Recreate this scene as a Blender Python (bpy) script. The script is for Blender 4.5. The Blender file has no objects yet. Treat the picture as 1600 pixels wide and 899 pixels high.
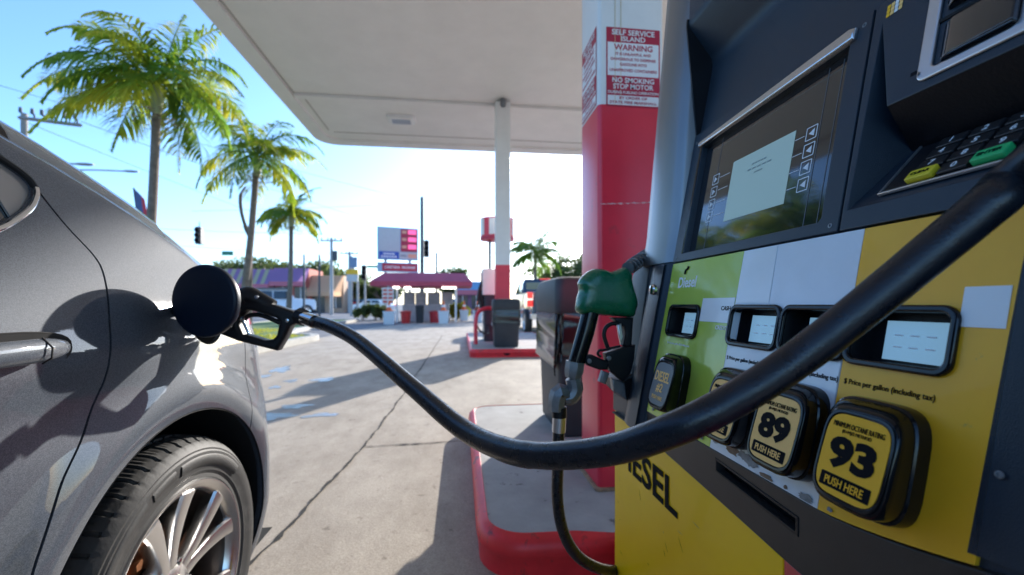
import bpy, bmesh, math, random
from mathutils import Matrix, Vector
from math import sin, cos, pi, radians as R, atan, sqrt, tan
random.seed(7)
sc = bpy.context.scene
COL = sc.collection

# ------------------------------------------------------------ camera, sky, sun, exposure
F = 667.0; TH = atan(80/667); H = .96; H0 = 475.0       # focal length (px of 1600), yaw, eye height, horizon row
cam = bpy.data.cameras.new('camera'); camo = bpy.data.objects.new('camera', cam); COL.objects.link(camo)
camo.location = (0, 0, H); camo.rotation_euler = (pi/2, 0, -TH)
cam.sensor_width = 36; cam.lens = F/1600*36; cam.shift_y = (H0-449.5)/1600
cam.clip_start = .02; cam.clip_end = 2000
cam.dof.use_dof = True; cam.dof.focus_distance = .62; cam.dof.aperture_fstop = 4.0; cam.dof.aperture_blades = 9
sc.camera = camo
SUN_AZ, SUN_EL = R(27), R(18.5)
w = bpy.data.worlds.new('World'); sc.world = w; w.use_nodes = True
nt = w.node_tree; bg = nt.nodes['Background']
sky = nt.nodes.new('ShaderNodeTexSky'); sky.sky_type = 'NISHITA'; sky.sun_disc = False
sky.sun_elevation = SUN_EL; sky.sun_rotation = SUN_AZ; sky.air_density = 1.0; sky.dust_density = 1.0; sky.ozone_density = 6.0
nt.links.new(sky.outputs[0], bg.inputs[0]); bg.inputs[1].default_value = .115
sun = bpy.data.lights.new('sun', 'SUN'); suno = bpy.data.objects.new('sun', sun); COL.objects.link(suno)
sun.energy = 2.2; sun.angle = R(.6); sun.color = (1, .94, .86)
sd = Vector((sin(SUN_AZ)*cos(SUN_EL), cos(SUN_AZ)*cos(SUN_EL), sin(SUN_EL)))
suno.rotation_euler = sd.to_track_quat('Z', 'Y').to_euler()
vs = sc.view_settings; vs.view_transform = 'Standard'; vs.look = 'None'; vs.exposure = 1.95; vs.gamma = 1
sc.cycles.max_bounces = 8; sc.cycles.use_denoising = True
sc.cycles.sample_clamp_indirect = 8

# ------------------------------------------------------------ survey helpers
RT = Vector((cos(TH), -sin(TH), 0)); FW = Vector((sin(TH), cos(TH), 0)); UP = Vector((0, 0, 1)); EYE = Vector((0, 0, H))
def ray(px, py): return RT*((px-800)/F) + FW + UP*((H0-py)/F)
def at(px, py, d): return EYE + ray(px, py)*d
def onY(px, py, Y): r = ray(px, py); return EYE + r*(Y/r.y)
def onX(px, py, X): r = ray(px, py); return EYE + r*(X/r.x)
def onZ(px, py, Z=0): r = ray(px, py); return EYE + r*((Z-H)/r.z)

# ------------------------------------------------------------ materials
MATS = {}
def mat(name, col, rough=.5, metal=0, var=0, vscale=8, bump=0, bscale=40, coat=0, spec=None, bdist=.0025, dirt=None, stretch=None, emit=None, estr=0, trans=0, alpha=None, rvar=0):
    m = bpy.data.materials.new(name); m.use_nodes = True; n = m.node_tree.nodes; l = m.node_tree.links
    b = n['Principled BSDF']; MATS[name] = m
    c4 = (*col, 1)
    b.inputs['Base Color'].default_value = c4; b.inputs['Roughness'].default_value = rough; b.inputs['Metallic'].default_value = metal
    if coat: b.inputs['Coat Weight'].default_value = coat; b.inputs['Coat Roughness'].default_value = .04
    if spec is not None: b.inputs['Specular IOR Level'].default_value = spec
    if trans: b.inputs['Transmission Weight'].default_value = trans
    if emit: b.inputs['Emission Color'].default_value = (*emit, 1); b.inputs['Emission Strength'].default_value = estr
    if var or bump or dirt or rvar:
        tc = n.new('ShaderNodeTexCoord'); mp = n.new('ShaderNodeMapping'); l.new(tc.outputs['Object'], mp.inputs[0])
        if stretch: mp.inputs['Scale'].default_value = stretch
        if var or dirt or rvar:
            ns = n.new('ShaderNodeTexNoise'); ns.inputs['Scale'].default_value = vscale; ns.inputs['Detail'].default_value = 6; ns.inputs['Roughness'].default_value = .65
            l.new(mp.outputs[0], ns.inputs['Vector'])
            rp = n.new('ShaderNodeValToRGB'); l.new(ns.outputs[0], rp.inputs[0])
            rp.color_ramp.elements[0].position = .3; rp.color_ramp.elements[1].position = .7
            rp.color_ramp.elements[0].color = tuple(max(0, c*(1-var)) for c in col)+(1,)
            rp.color_ramp.elements[1].color = tuple(min(1, c*(1+var)) for c in col)+(1,)
            out = rp.outputs[0]
            if dirt:
                n2 = n.new('ShaderNodeTexNoise'); n2.inputs['Scale'].default_value = dirt[1]; n2.inputs['Detail'].default_value = 8; n2.inputs['Roughness'].default_value = .7
                l.new(mp.outputs[0], n2.inputs['Vector'])
                r2 = n.new('ShaderNodeValToRGB'); l.new(n2.outputs[0], r2.inputs[0])
                r2.color_ramp.elements[0].position = dirt[2]; r2.color_ramp.elements[1].position = dirt[2]+dirt[3]
                mx = n.new('ShaderNodeMix'); mx.data_type = 'RGBA'; l.new(r2.outputs[0], mx.inputs[0])
                l.new(out, mx.inputs[6]); mx.inputs[7].default_value = (*dirt[0], 1); out = mx.outputs[2]
            l.new(out, b.inputs['Base Color'])
            if rvar:
                mr = n.new('ShaderNodeMapRange'); l.new(ns.outputs[0], mr.inputs[0])
                mr.inputs[1].default_value = .3; mr.inputs[2].default_value = .7
                mr.inputs[3].default_value = max(.02, rough-rvar); mr.inputs[4].default_value = min(1, rough+rvar)
                l.new(mr.outputs[0], b.inputs['Roughness'])
        if bump:
            nb = n.new('ShaderNodeTexNoise'); nb.inputs['Scale'].default_value = bscale; nb.inputs['Detail'].default_value = 3
            l.new(mp.outputs[0], nb.inputs['Vector'])
            bp = n.new('ShaderNodeBump'); bp.inputs['Strength'].default_value = bump; bp.inputs['Distance'].default_value = bdist
            l.new(nb.outputs[0], bp.inputs['Height']); l.new(bp.outputs[0], b.inputs['Normal'])
    return m
def leafmat(name, col, col2, sc_=1.5):
    m = mat(name, col, .45); n = m.node_tree.nodes; l = m.node_tree.links; b = n['Principled BSDF']
    tc = n.new('ShaderNodeTexCoord'); ns = n.new('ShaderNodeTexNoise'); ns.inputs['Scale'].default_value = sc_; ns.inputs['Detail'].default_value = 4
    l.new(tc.outputs['Object'], ns.inputs['Vector'])
    rp = n.new('ShaderNodeValToRGB'); l.new(ns.outputs[0], rp.inputs[0]); rp.color_ramp.elements[0].position = .35; rp.color_ramp.elements[1].position = .65
    rp.color_ramp.elements[0].color = (*col, 1); rp.color_ramp.elements[1].color = (*col2, 1); l.new(rp.outputs[0], b.inputs['Base Color'])
    tr = n.new('ShaderNodeBsdfTranslucent'); l.new(rp.outputs[0], tr.inputs[0])
    mx = n.new('ShaderNodeMixShader'); mx.inputs[0].default_value = .62
    l.new(b.outputs[0], mx.inputs[1]); l.new(tr.outputs[0], mx.inputs[2]); l.new(mx.outputs[0], n['Material Output'].inputs[0])
    return m
M = MATS
mat('asphalt', (.15, .15, .155), .85, var=.2, vscale=1.2, bump=.4, bscale=60, dirt=((.22, .21, .2), .35, .5, .2))
mat('road', (.17, .17, .175), .8, var=.12, vscale=.6, bump=.3, bscale=80)
mat('joint', (.03, .027, .024), .95, var=.4, vscale=20)
mat('puddle', (.24, .215, .19), .22, spec=.5)
mat('island_top', (.36, .355, .34), .85, var=.14, vscale=6, bump=.5, bscale=50, dirt=((.13, .125, .12), 9, .62, .06))
mat('kerb_concrete', (.45, .43, .38), .85, var=.15, vscale=5, bump=.3)
mat('red_kerb', (.75, .03, .04), .42, var=.18, vscale=5, bump=.35, bscale=12, dirt=((.25, .04, .04), 11, .57, .08))
mat('red_paint', (.74, .03, .06), .3, var=.08, vscale=3, bump=.12, bscale=6, dirt=((.42, .05, .06), 6, .6, .12))
mat('white_paint', (.78, .78, .76), .35, var=.05, vscale=4, bump=.06, bscale=10, dirt=((.55, .54, .5), 4, .66, .2))
mat('canopy_white', (.8, .78, .745), .42, var=.04, vscale=2)
mat('sign_red', (.45, .015, .05), .4); mat('sign_white', (.8, .8, .8), .4)
mat('rust', (.3, .2, .13), .9, var=.4, vscale=60)
mat('disp_dark', (.016, .027, .041), .38, spec=.4, var=.12, vscale=9, bump=.3, bscale=900, bdist=.001, rvar=.05)
mat('disp_black', (.006, .007, .01), .42, spec=.35, bump=.2, bscale=300)
mat('band_dark', (.026, .024, .024), .36, spec=.4, var=.15, vscale=12, bump=.25, bscale=900, bdist=.001, dirt=((.04, .037, .034), 18, .6, .2))
mat('gloss_black', (.004, .005, .007), .12, spec=.35, rvar=.06, vscale=30)
mat('edge_metal', (.6, .58, .57), .25, 1, bump=.15, bscale=200)
mat('brushed', (.22, .225, .23), .36, .9, var=.18, vscale=2.5, stretch=(1, 1, .25), bump=.05, bscale=80)
mat('silver', (.62, .63, .65), .28, .9)
mat('chrome', (.8, .79, .77), .1, 1)
mat('glass_dark', (.012, .014, .018), .06, coat=1)
mat('lcd', (.17, .27, .30), .3, emit=(.5, .8, .8), estr=.05)
mat('lcd_small', (.08, .24, .42), .3, emit=(.35, .65, .85), estr=.10)
mat('lcd_ink', (.2, .27, .27), .5)
mat('icon', (.75, .78, .8), .5)
mat('green_panel', (.47, .6, .08), .2, var=.07, vscale=5, bump=.3, bscale=30, coat=.35)
mat('pale_panel', (.76, .8, .84), .25, var=.05, vscale=8, bump=.12, bscale=34, coat=.3, dirt=((.5, .5, .48), 40, .69, .03))
mat('pale_band', (.8, .83, .84), .25, var=.04, vscale=8, bump=.2, bscale=34, coat=.3)
mat('amber_panel', (1, .48, .02), .35, spec=.3, var=.09, vscale=7, bump=.1, bscale=34, coat=.12, dirt=((.6, .36, .08), 28, .66, .05))
mat('yellow_body', (1, .56, .001), .38, spec=.35, var=.07, vscale=3, bump=.06, bscale=20, coat=.1, dirt=((.5, .36, .03), 6, .68, .08))
mat('red_body', (.6, .02, .04), .3, coat=.3)
mat('label_yellow', (1, .6, .2), .5, spec=.2, var=.04, vscale=90); mat('label_amber', (1, .52, .03), .5, spec=.2, var=.04, vscale=90)
mat('label_grey', (.13, .14, .15), .35); mat('ink', (.005, .006, .009), .7, spec=.1)
mat('white_ink', (.85, .88, .88), .5)
mat('peeled', (.3, .29, .28), .7, var=.35, vscale=60, bump=.4, bscale=120)
mat('key_black', (.018, .018, .02), .3); mat('key_yellow', (.75, .6, .03), .35); mat('key_green', (.03, .5, .16), .3)
mat('rubber', (.007, .010, .016), .3, var=.35, vscale=45, bump=.4, bscale=420, bdist=.0008, rvar=.08)
mat('green_plastic', (.0, .13, .055), .26, bump=.5, bscale=24, coat=.2, rvar=.06, vscale=30)
mat('cast_grey', (.22, .23, .24), .42, .6, var=.2, vscale=30, bump=.2, bscale=90)
mat('bin_plastic', (.03, .033, .038), .55, bump=.3, bscale=150, var=.15, vscale=6)
mat('bag', (.012, .012, .013), .18, bump=1.0, bscale=14, coat=.3)
mat('tyre', (.03, .029, .028), .62, var=.3, vscale=14, bump=.12, bscale=200, dirt=((.09, .085, .078), 12, .56, .2))
mat('alloy', (.72, .71, .7), .27, 1); mat('brake', (.3, .12, .05), .55, .4, var=.4, vscale=20)
mat('rear_glass', (.16, .18, .19), .08, coat=1); mat('barrel_dark', (.06, .05, .045), .4, .6); mat('liner', (.01, .01, .011), .9)
mat('car_glass', (.03, .038, .042), .05, coat=1); mat('pillar_gloss', (.22, .21, .2), .15, coat=1)
mat('grass', (.1, .17, .03), .9, var=.4, vscale=4)
mat('trunk', (.19, .15, .12), .9, var=.3, vscale=8, bump=.5, bscale=20)
mat('crownshaft', (.4, .42, .22), .5); mat('flower', (.32, .29, .18), .9)
leafmat('frond', (.14, .29, .02), (.6, .55, .05), 1.2); leafmat('frond_green', (.09, .22, .03), (.27, .4, .05), 1.2)
leafmat('leaf', (.07, .11, .03), (.17, .2, .06), .6); leafmat('leaf_yellow', (.3, .32, .03), (.42, .38, .04), 2)
mat('awning_red', (.5, .06, .1), .6, var=.1, vscale=1); mat('wood_pole', (.3, .27, .24), .85, var=.2)
mat('purple', (.5, .28, .52), .7); mat('cream', (.75, .68, .42), .7); mat('peach', (.95, .6, .36), .7, var=.06, vscale=3)
mat('brick_wall', (.48, .14, .1), .8, var=.2); mat('tan_wall', (.5, .33, .22), .8, var=.1); mat('shop_glass', (.05, .06, .07), .1)
mat('dark_steel', (.07, .08, .09), .5, .3); mat('pole_grey', (.42, .41, .39), .6, var=.1); mat('sign_blue', (.03, .09, .42), .4)
mat('sign_pale', (.56, .56, .53), .5, var=.08, vscale=12); mat('sign_orange', (.85, .4, .25), .5); mat('sign_slate', (.2, .27, .38), .5); mat('sign_yellow', (.9, .5, .02), .5)
mat('sign_frame', (.3, .5, .65), .4); mat('led_pink', (.8, .1, .25), .5, emit=(1, .12, .35), estr=.3)
mat('sign_green', (.02, .22, .12), .5); mat('cone', (.8, .14, .03), .5); mat('planter', (.62, .68, .72), .7)
mat('bin_red', (.6, .03, .03), .4); mat('kiosk_grey', (.3, .3, .32), .6, var=.25, vscale=3); mat('lamp_white', (1, 1, 1), .5, emit=(1, .97, .9), estr=1.6)
mat('veh_white', (.8, .82, .85), .2, coat=1); mat('veh_blue', (.02, .045, .09), .2, coat=1); mat('veh_red', (.5, .02, .03), .2, coat=1)
mat('veh_purple', (.07, .04, .12), .2, coat=1); mat('veh_sky', (.06, .22, .38), .2, coat=1); mat('tail_red', (.75, .01, .01), .15, emit=(1, .02, .01), estr=.25, coat=1)
mat('head_lamp', (.8, .8, .8), .1, coat=1); mat('blue_wall', (.18, .35, .5), .7); mat('mauve_wall', (.2, .12, .2), .8, var=.4, vscale=2)
mat('flag_blue', (.1, .14, .3), .8, var=.3, vscale=3); mat('flag_red', (.65, .06, .08), .8, var=.15, vscale=3); mat('lamp_glass', (.4, .45, .52), .2)
mat('ceiling_seam', (.4, .38, .35), .6)
def cloth(nm, k=.5):
    m = M[nm]; n = m.node_tree.nodes; l = m.node_tree.links; b = n['Principled BSDF']; tr = n.new('ShaderNodeBsdfTranslucent')
    tr.inputs[0].default_value = b.inputs['Base Color'].default_value; mx = n.new('ShaderNodeMixShader'); mx.inputs[0].default_value = k
    l.new(b.outputs[0], mx.inputs[1]); l.new(tr.outputs[0], mx.inputs[2]); l.new(mx.outputs[0], n['Material Output'].inputs[0])
for nm in ('purple', 'cream', 'peach'): cloth(nm)
mat('pink_cloth', (.6, .16, .2), .7)
# concrete: broad stains, fine speckle, wet patches that shine
def concrete():
    m = mat('concrete', (.4, .35, .29), .85); n = m.node_tree.nodes; l = m.node_tree.links; b = n['Principled BSDF']
    tc = n.new('ShaderNodeTexCoord')
    def nz(s, d=6, r=.6, sy=None):
        mp = n.new('ShaderNodeMapping'); l.new(tc.outputs['Object'], mp.inputs[0])
        if sy: mp.inputs['Scale'].default_value = sy
        q = n.new('ShaderNodeTexNoise'); q.inputs['Scale'].default_value = s; q.inputs['Detail'].default_value = d; q.inputs['Roughness'].default_value = r
        l.new(mp.outputs[0], q.inputs['Vector']); return q.outputs[0]
    def ramp(i, p0, p1, c0, c1):
        q = n.new('ShaderNodeValToRGB'); l.new(i, q.inputs[0]); e = q.color_ramp.elements
        e[0].position = p0; e[1].position = p1; e[0].color = (*c0, 1); e[1].color = (*c1, 1); return q.outputs[0]
    def mul(a, c, f=1.0):
        q = n.new('ShaderNodeMix'); q.data_type = 'RGBA'; q.blend_type = 'MULTIPLY'; q.inputs[0].default_value = f
        l.new(a, q.inputs[6]); l.new(c, q.inputs[7]); return q.outputs[2]
    base = ramp(nz(1.1, 8, .65), .25, .75, (.39, .335, .27), (.5, .435, .355))
    st = ramp(nz(3.5, 8, .7, (1, .45, 1)), .34, .6, (.72, .7, .68), (1, 1, 1))
    sp = ramp(nz(160, 2, .5), .3, .7, (.8, .8, .8), (1.1, 1.1, 1.1))
    dk = ramp(nz(13, 5, .6), .27, .38, (.5, .48, .46), (1, 1, 1))
    o = mul(mul(mul(base, st), sp), dk); l.new(o, b.inputs['Base Color'])
    bp = n.new('ShaderNodeBump'); bp.inputs['Strength'].default_value = .35; bp.inputs['Distance'].default_value = .004
    l.new(nz(90, 4), bp.inputs['Height']); l.new(bp.outputs[0], b.inputs['Normal'])
concrete()
def carpaint():
    m = mat('car_paint', (.1, .11, .125), .6, .1, coat=1, spec=.2); n = m.node_tree.nodes; l = m.node_tree.links; b = n['Principled BSDF']
    tc = n.new('ShaderNodeTexCoord'); v = n.new('ShaderNodeTexVoronoi'); v.inputs['Scale'].default_value = 900; l.new(tc.outputs['Object'], v.inputs['Vector'])
    rp = n.new('ShaderNodeValToRGB'); l.new(v.outputs['Color'], rp.inputs[0]); e = rp.color_ramp.elements
    e[0].position = .2; e[1].position = .9; e[0].color = (.042, .052, .07, 1); e[1].color = (.085, .1, .125, 1); l.new(rp.outputs[0], b.inputs['Base Color'])
    d = n.new('ShaderNodeTexNoise'); d.inputs['Scale'].default_value = 6; d.inputs['Detail'].default_value = 8; l.new(tc.outputs['Object'], d.inputs['Vector'])
    mr = n.new('ShaderNodeMapRange'); l.new(d.outputs[0], mr.inputs[0]); mr.inputs[1].default_value = .35; mr.inputs[2].default_value = .7; mr.inputs[3].default_value = .01; mr.inputs[4].default_value = .05
    l.new(mr.outputs[0], b.inputs['Coat Roughness'])
carpaint(); mat('shaded_flap_paint', (.003, .009, .024), .4, spec=.3)  # flap repeats the car paint, with its shade put into the navy colour
def ceilmat():   # thin ribbed decking on the canopy underside
    m = M['canopy_white']; n = m.node_tree.nodes; l = m.node_tree.links; b = n['Principled BSDF']
    tc = n.new('ShaderNodeTexCoord'); wv = n.new('ShaderNodeTexWave'); wv.bands_direction = 'Y'; wv.inputs['Scale'].default_value = 1.05; wv.wave_profile = 'SAW'
    l.new(tc.outputs['Object'], wv.inputs['Vector']); bp = n.new('ShaderNodeBump'); bp.inputs['Strength'].default_value = .25; bp.inputs['Distance'].default_value = .02
    l.new(wv.outputs['Fac'], bp.inputs['Height']); l.new(bp.outputs[0], b.inputs['Normal'])
ceilmat()

# ------------------------------------------------------------ object helpers
WM = {}
def thing(name, label, cat, loc=(0, 0, 0), rz=0, group=None):
    o = bpy.data.objects.new(name, None); COL.objects.link(o); o.location = loc; o.rotation_euler = (0, 0, rz); o.empty_display_size = .2
    o['label'] = label; o['category'] = cat
    if group: o['group'] = group
    WM[o] = Matrix.Translation(Vector(loc)) @ Matrix.Rotation(rz, 4, 'Z'); return o
def tag(o, label=None, cat=None, group=None, kind=None):
    for k, v in (('label', label), ('category', cat), ('group', group), ('kind', kind)):
        if v: o[k] = v
    return o
def finish(me, name, m, parent, ang=32, bevel=0, world=True, label=None):
    o = bpy.data.objects.new(name, me); COL.objects.link(o)
    if m: me.materials.clear(); me.materials.append(MATS[m] if isinstance(m, str) else m)
    if ang:
        me.shade_smooth(); me.set_sharp_from_angle(angle=R(ang))
    if parent is not None:
        o.parent = parent; WM[o] = WM[parent]
        if world: me.transform(WM[parent].inverted())
    else: WM[o] = Matrix.Identity(4)
    if bevel:
        b = o.modifiers.new('b', 'BEVEL'); b.width = bevel; b.segments = 2; b.limit_method = 'ANGLE'; b.angle_limit = R(40); b.harden_normals = True
    if label: o['label'] = label
    return o
def mk(name, vs_, fs_, m, parent=None, ang=32, bevel=0, label=None):
    me = bpy.data.meshes.new(name); me.from_pydata([tuple(v) for v in vs_], [], fs_); me.validate(); me.update()
    bm = bmesh.new(); bm.from_mesh(me); bmesh.ops.recalc_face_normals(bm, faces=bm.faces) if len(fs_) < 60000 else None; bm.to_mesh(me); bm.free()
    return finish(me, name, m, parent, ang, bevel, label=label)
class MB:
    def __init__(s): s.v = []; s.f = []
    def add(s, vs_, fs_):
        k = len(s.v); s.v += [Vector(v) for v in vs_]; s.f += [tuple(i+k for i in f) for f in fs_]; return s
    def box(s, x0, x1, y0, y1, z0, z1, Mx=None):
        v = [Vector((x, y, z)) for z in (z0, z1) for y in (y0, y1) for x in (x0, x1)]
        if Mx: v = [Mx @ p for p in v]
        return s.add(v, [(0, 2, 3, 1), (4, 5, 7, 6), (0, 1, 5, 4), (2, 6, 7, 3), (0, 4, 6, 2), (1, 3, 7, 5)])
    def loft(s, rings, cap=True, closed=True):
        k = len(s.v); n = len(rings[0])
        for r in rings: s.v += [Vector(p) for p in r]
        for i in range(len(rings)-1):
            for j in range(n if closed else n-1):
                a = k+i*n+j; b = k+i*n+(j+1) % n; s.f.append((a, b, b+n, a+n))
        if cap: s.f.append(tuple(k+j for j in reversed(range(n)))); s.f.append(tuple(k+(len(rings)-1)*n+j for j in range(n)))
        return s
    def tube(s, pts, rad, n=12, cap=True):
        pts = [Vector(p) for p in pts]; N = len(pts); rr = rad if isinstance(rad, (list, tuple)) else [rad]*N
        t0 = (pts[1]-pts[0]).normalized(); up = Vector((0, 0, 1)) if abs(t0.z) < .9 else Vector((1, 0, 0)); a = t0.cross(up).normalized(); rings = []
        for i, p in enumerate(pts):
            t = (pts[min(i+1, N-1)]-pts[max(i-1, 0)]).normalized(); a = (a-t*a.dot(t)).normalized(); b = t.cross(a)
            rings.append([p+(a*cos(2*pi*j/n)+b*sin(2*pi*j/n))*rr[i] for j in range(n)])
        return s.loft(rings, cap)
    def lathe(s, prof, Mx, n=32, rf=None):   # prof: (axial, radius) about local Z
        rings = [[Mx @ Vector((r*(rf(i, j) if rf else 1)*cos(2*pi*j/n), r*(rf(i, j) if rf else 1)*sin(2*pi*j/n), z)) for j in range(n)] for i, (z, r) in enumerate(prof)]
        return s.loft(rings, cap=False)
    def prism(s, poly, fn, t0, t1):   # fn(a,b,t)->point
        n = len(poly); v = [fn(a, b, t0) for a, b in poly]+[fn(a, b, t1) for a, b in poly]
        return s.add(v, [tuple(reversed(range(n))), tuple(range(n, 2*n))]+[(i, (i+1) % n, (i+1) % n+n, i+n) for i in range(n)])
    def build(s, name, m, parent=None, ang=32, bevel=0, label=None): return mk(name, s.v, s.f, m, parent, ang, bevel, label)
def smooth(pts, k=6, rad=None):
    P = [Vector(p) for p in pts]; out = []; ro = []
    for i in range(len(P)-1):
        p0 = P[max(i-1, 0)]; p1 = P[i]; p2 = P[i+1]; p3 = P[min(i+2, len(P)-1)]
        for j in range(k):
            t = j/k
            out.append(.5*((2*p1)+(p2-p0)*t+(2*p0-5*p1+4*p2-p3)*t*t+(3*p1-p0-3*p2+p3)*t**3))
            if rad: ro.append(rad[i]*(1-t)+rad[i+1]*t)
    out.append(P[-1])
    if rad: ro.append(rad[-1]); return out, ro
    return out
def rr(x0, x1, y0, y1, r, k=5):
    x0, x1 = min(x0, x1), max(x0, x1); y0, y1 = min(y0, y1), max(y0, y1); o = []
    for cx, cy, a in ((x1-r, y1-r, 0), (x0+r, y1-r, 90), (x0+r, y0+r, 180), (x1-r, y0+r, 270)):
        for j in range(k+1): t = R(a+90*j/k); o.append((cx+r*cos(t), cy+r*sin(t)))
    return o
def sqr(cx, cy, w, h, e=4, n=28):      # squarish superellipse
    o = []
    for j in range(n):
        t = 2*pi*j/n; c, s_ = cos(t), sin(t)
        o.append((cx+w/2*math.copysign(abs(c)**(2/e), c), cy+h/2*math.copysign(abs(s_)**(2/e), s_)))
    return o
def plate(name, loops, Mx, thick, m, parent=None, bev=0, z0=0, label=None):   # loops in local 2D; occupies local z from z0 to z0+thick
    cu = bpy.data.curves.new('c', 'CURVE'); cu.dimensions = '2D'; cu.fill_mode = 'BOTH'
    cu.extrude = max(thick/2-bev, 0); cu.bevel_depth = bev; cu.bevel_resolution = 2; cu.offset = -bev
    for lp in loops:
        sp = cu.splines.new('POLY'); sp.points.add(len(lp)-1); sp.use_cyclic_u = True
        for p, q in zip(sp.points, lp): p.co = (q[0], q[1], 0, 1)
    ob = bpy.data.objects.new('t', cu); me = bpy.data.meshes.new_from_object(ob); bpy.data.objects.remove(ob); bpy.data.curves.remove(cu)
    me.transform(Mx @ Matrix.Translation((0, 0, z0+thick/2)))
    me.name = name; return finish(me, name, m, parent, 34, label=label)
def text(name, body, Mx, h, m, parent, w=None, bold=0, ext=.0004, align='CENTER', space=1):
    cu = bpy.data.curves.new('c', 'FONT'); cu.body = body; cu.extrude = ext/h*.7 if h else ext; cu.offset = bold; cu.align_x = align; cu.resolution_u = 3; cu.space_character = space
    cu.extrude = 0.001
    ob = bpy.data.objects.new('t', cu); me = bpy.data.meshes.new_from_object(ob); bpy.data.objects.remove(ob); bpy.data.curves.remove(cu)
    xs = [v.co.x for v in me.vertices]; ys = [v.co.y for v in me.vertices]
    x0, x1, y0, y1 = min(xs), max(xs), min(ys), max(ys)
    sy = h/(y1-y0); sx = w/(x1-x0) if w else sy; ox = (x0+x1)/2 if align == 'CENTER' else x0
    me.transform(Mx @ Matrix.Diagonal((sx, sy, ext/.002, 1)) @ Matrix.Translation((-ox, -(y0+y1)/2, 0)))
    return finish(me, name, m, parent, 0)
def basis(o, x, y):
    x = Vector(x).normalized(); y = Vector(y); z = x.cross(y).normalized(); y = z.cross(x).normalized()
    m = Matrix.Identity(4)
    for i in range(3): m[i][0] = x[i]; m[i][1] = y[i]; m[i][2] = z[i]; m[i][3] = o[i]
    return m
def ymat(Y): return basis((0, Y, 0), (1, 0, 0), (0, 0, 1))     # normal -Y (towards the camera)
def dup(root, loc=None, rz=None, label=None, group=None):
    r = root.copy(); COL.objects.link(r)
    if loc is not None: r.location = loc
    if rz is not None: r.rotation_euler = (0, 0, rz)
    if label: r['label'] = label
    if group: r['group'] = group
    for ch in list(root.children):
        c = ch.copy(); COL.objects.link(c); c.parent = r
        for g in ch.children:
            d = g.copy(); COL.objects.link(d); d.parent = c
    return r

# ============================================================ GROUND
def sheet(name, poly, z, m):
    o = mk(name, [(x, y, z) for x, y in poly], [tuple(range(len(poly)))], m, None, 0); o['kind'] = 'structure'; return o
sheet('ground', [(-400, -60), (400, -60), (400, 700), (-400, 700)], 0, 'asphalt')
sheet('concrete_apron', [(-3.9, -8), (12, -8), (12, 17), (3, 26), (-1.5, 26), (-3.6, 17), (-3.9, 13)], .004, 'concrete')
sheet('road', [(-60, 30), (-5, 26.5), (40, 34), (200, 44), (200, 62), (-60, 44)], .006, 'road')
def crack(pts, wd, z=.008, n=None):
    v = []; f = []; P = []
    for a, b in zip(pts, pts[1:]):
        k = max(2, int((Vector(b)-Vector(a)).length/.035))
        for j in range(k): P.append(Vector(a).lerp(Vector(b), j/k))
    P.append(Vector(pts[-1])); off = 0
    for i, p in enumerate(P):
        t = (P[min(i+1, len(P)-1)]-P[max(i-1, 0)]).normalized(); nn = Vector((-t.y, t.x)); off = off*.8+random.uniform(-.006, .006)
        ww = wd*random.uniform(.45, 1.3)*(2.2 if random.random() < .06 else 1)
        q = p+nn*off; v += [(*(q+nn*ww/2), z), (*(q-nn*ww/2), z)]
        if i: f.append((2*i-2, 2*i-1, 2*i+1, 2*i))
    o = mk('expansion_joint', v, f, 'joint', None, 0); o['kind'] = 'structure'
crack([(-.86, .3), (-.77, 1.63), (-.72, 2.1), (-.63, 2.96), (-.61, 4.6), (-.58, 7.16), (-.56, 13)], .016)
crack([(-.63, 2.95), (-.2, 2.98), (.06, 3.0)], .01)
crack([(-.6, 7.2), (-3.8, 7.0)], .009)
def puddle(c, a, b, rot):
    p = []; ph = random.random()*6
    for j in range(36):
        t = 2*pi*j/36; r = 1+.22*sin(3*t+ph)+.16*sin(5*t+2*ph)+.1*sin(9*t+ph)
        x, y = a*r*cos(t), b*r*sin(t); p.append((c.x+x*cos(rot)-y*sin(rot), c.y+x*sin(rot)+y*cos(rot)))
    o = mk('puddle', [(x, y, .0065) for x, y in p], [tuple(range(36))], 'puddle', None, 0); o['kind'] = 'structure'
for px, py, a, b in ((440, 578, .12, .3), (505, 594, .13, .14), (455, 596, .07, .1), (430, 606, .06, .08), (428, 652, .16, .12), (500, 650, .15, .06), (462, 636, .12, .09), (410, 589, .1, .1)):
    puddle(onZ(px, py), a, b, .2)

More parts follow.
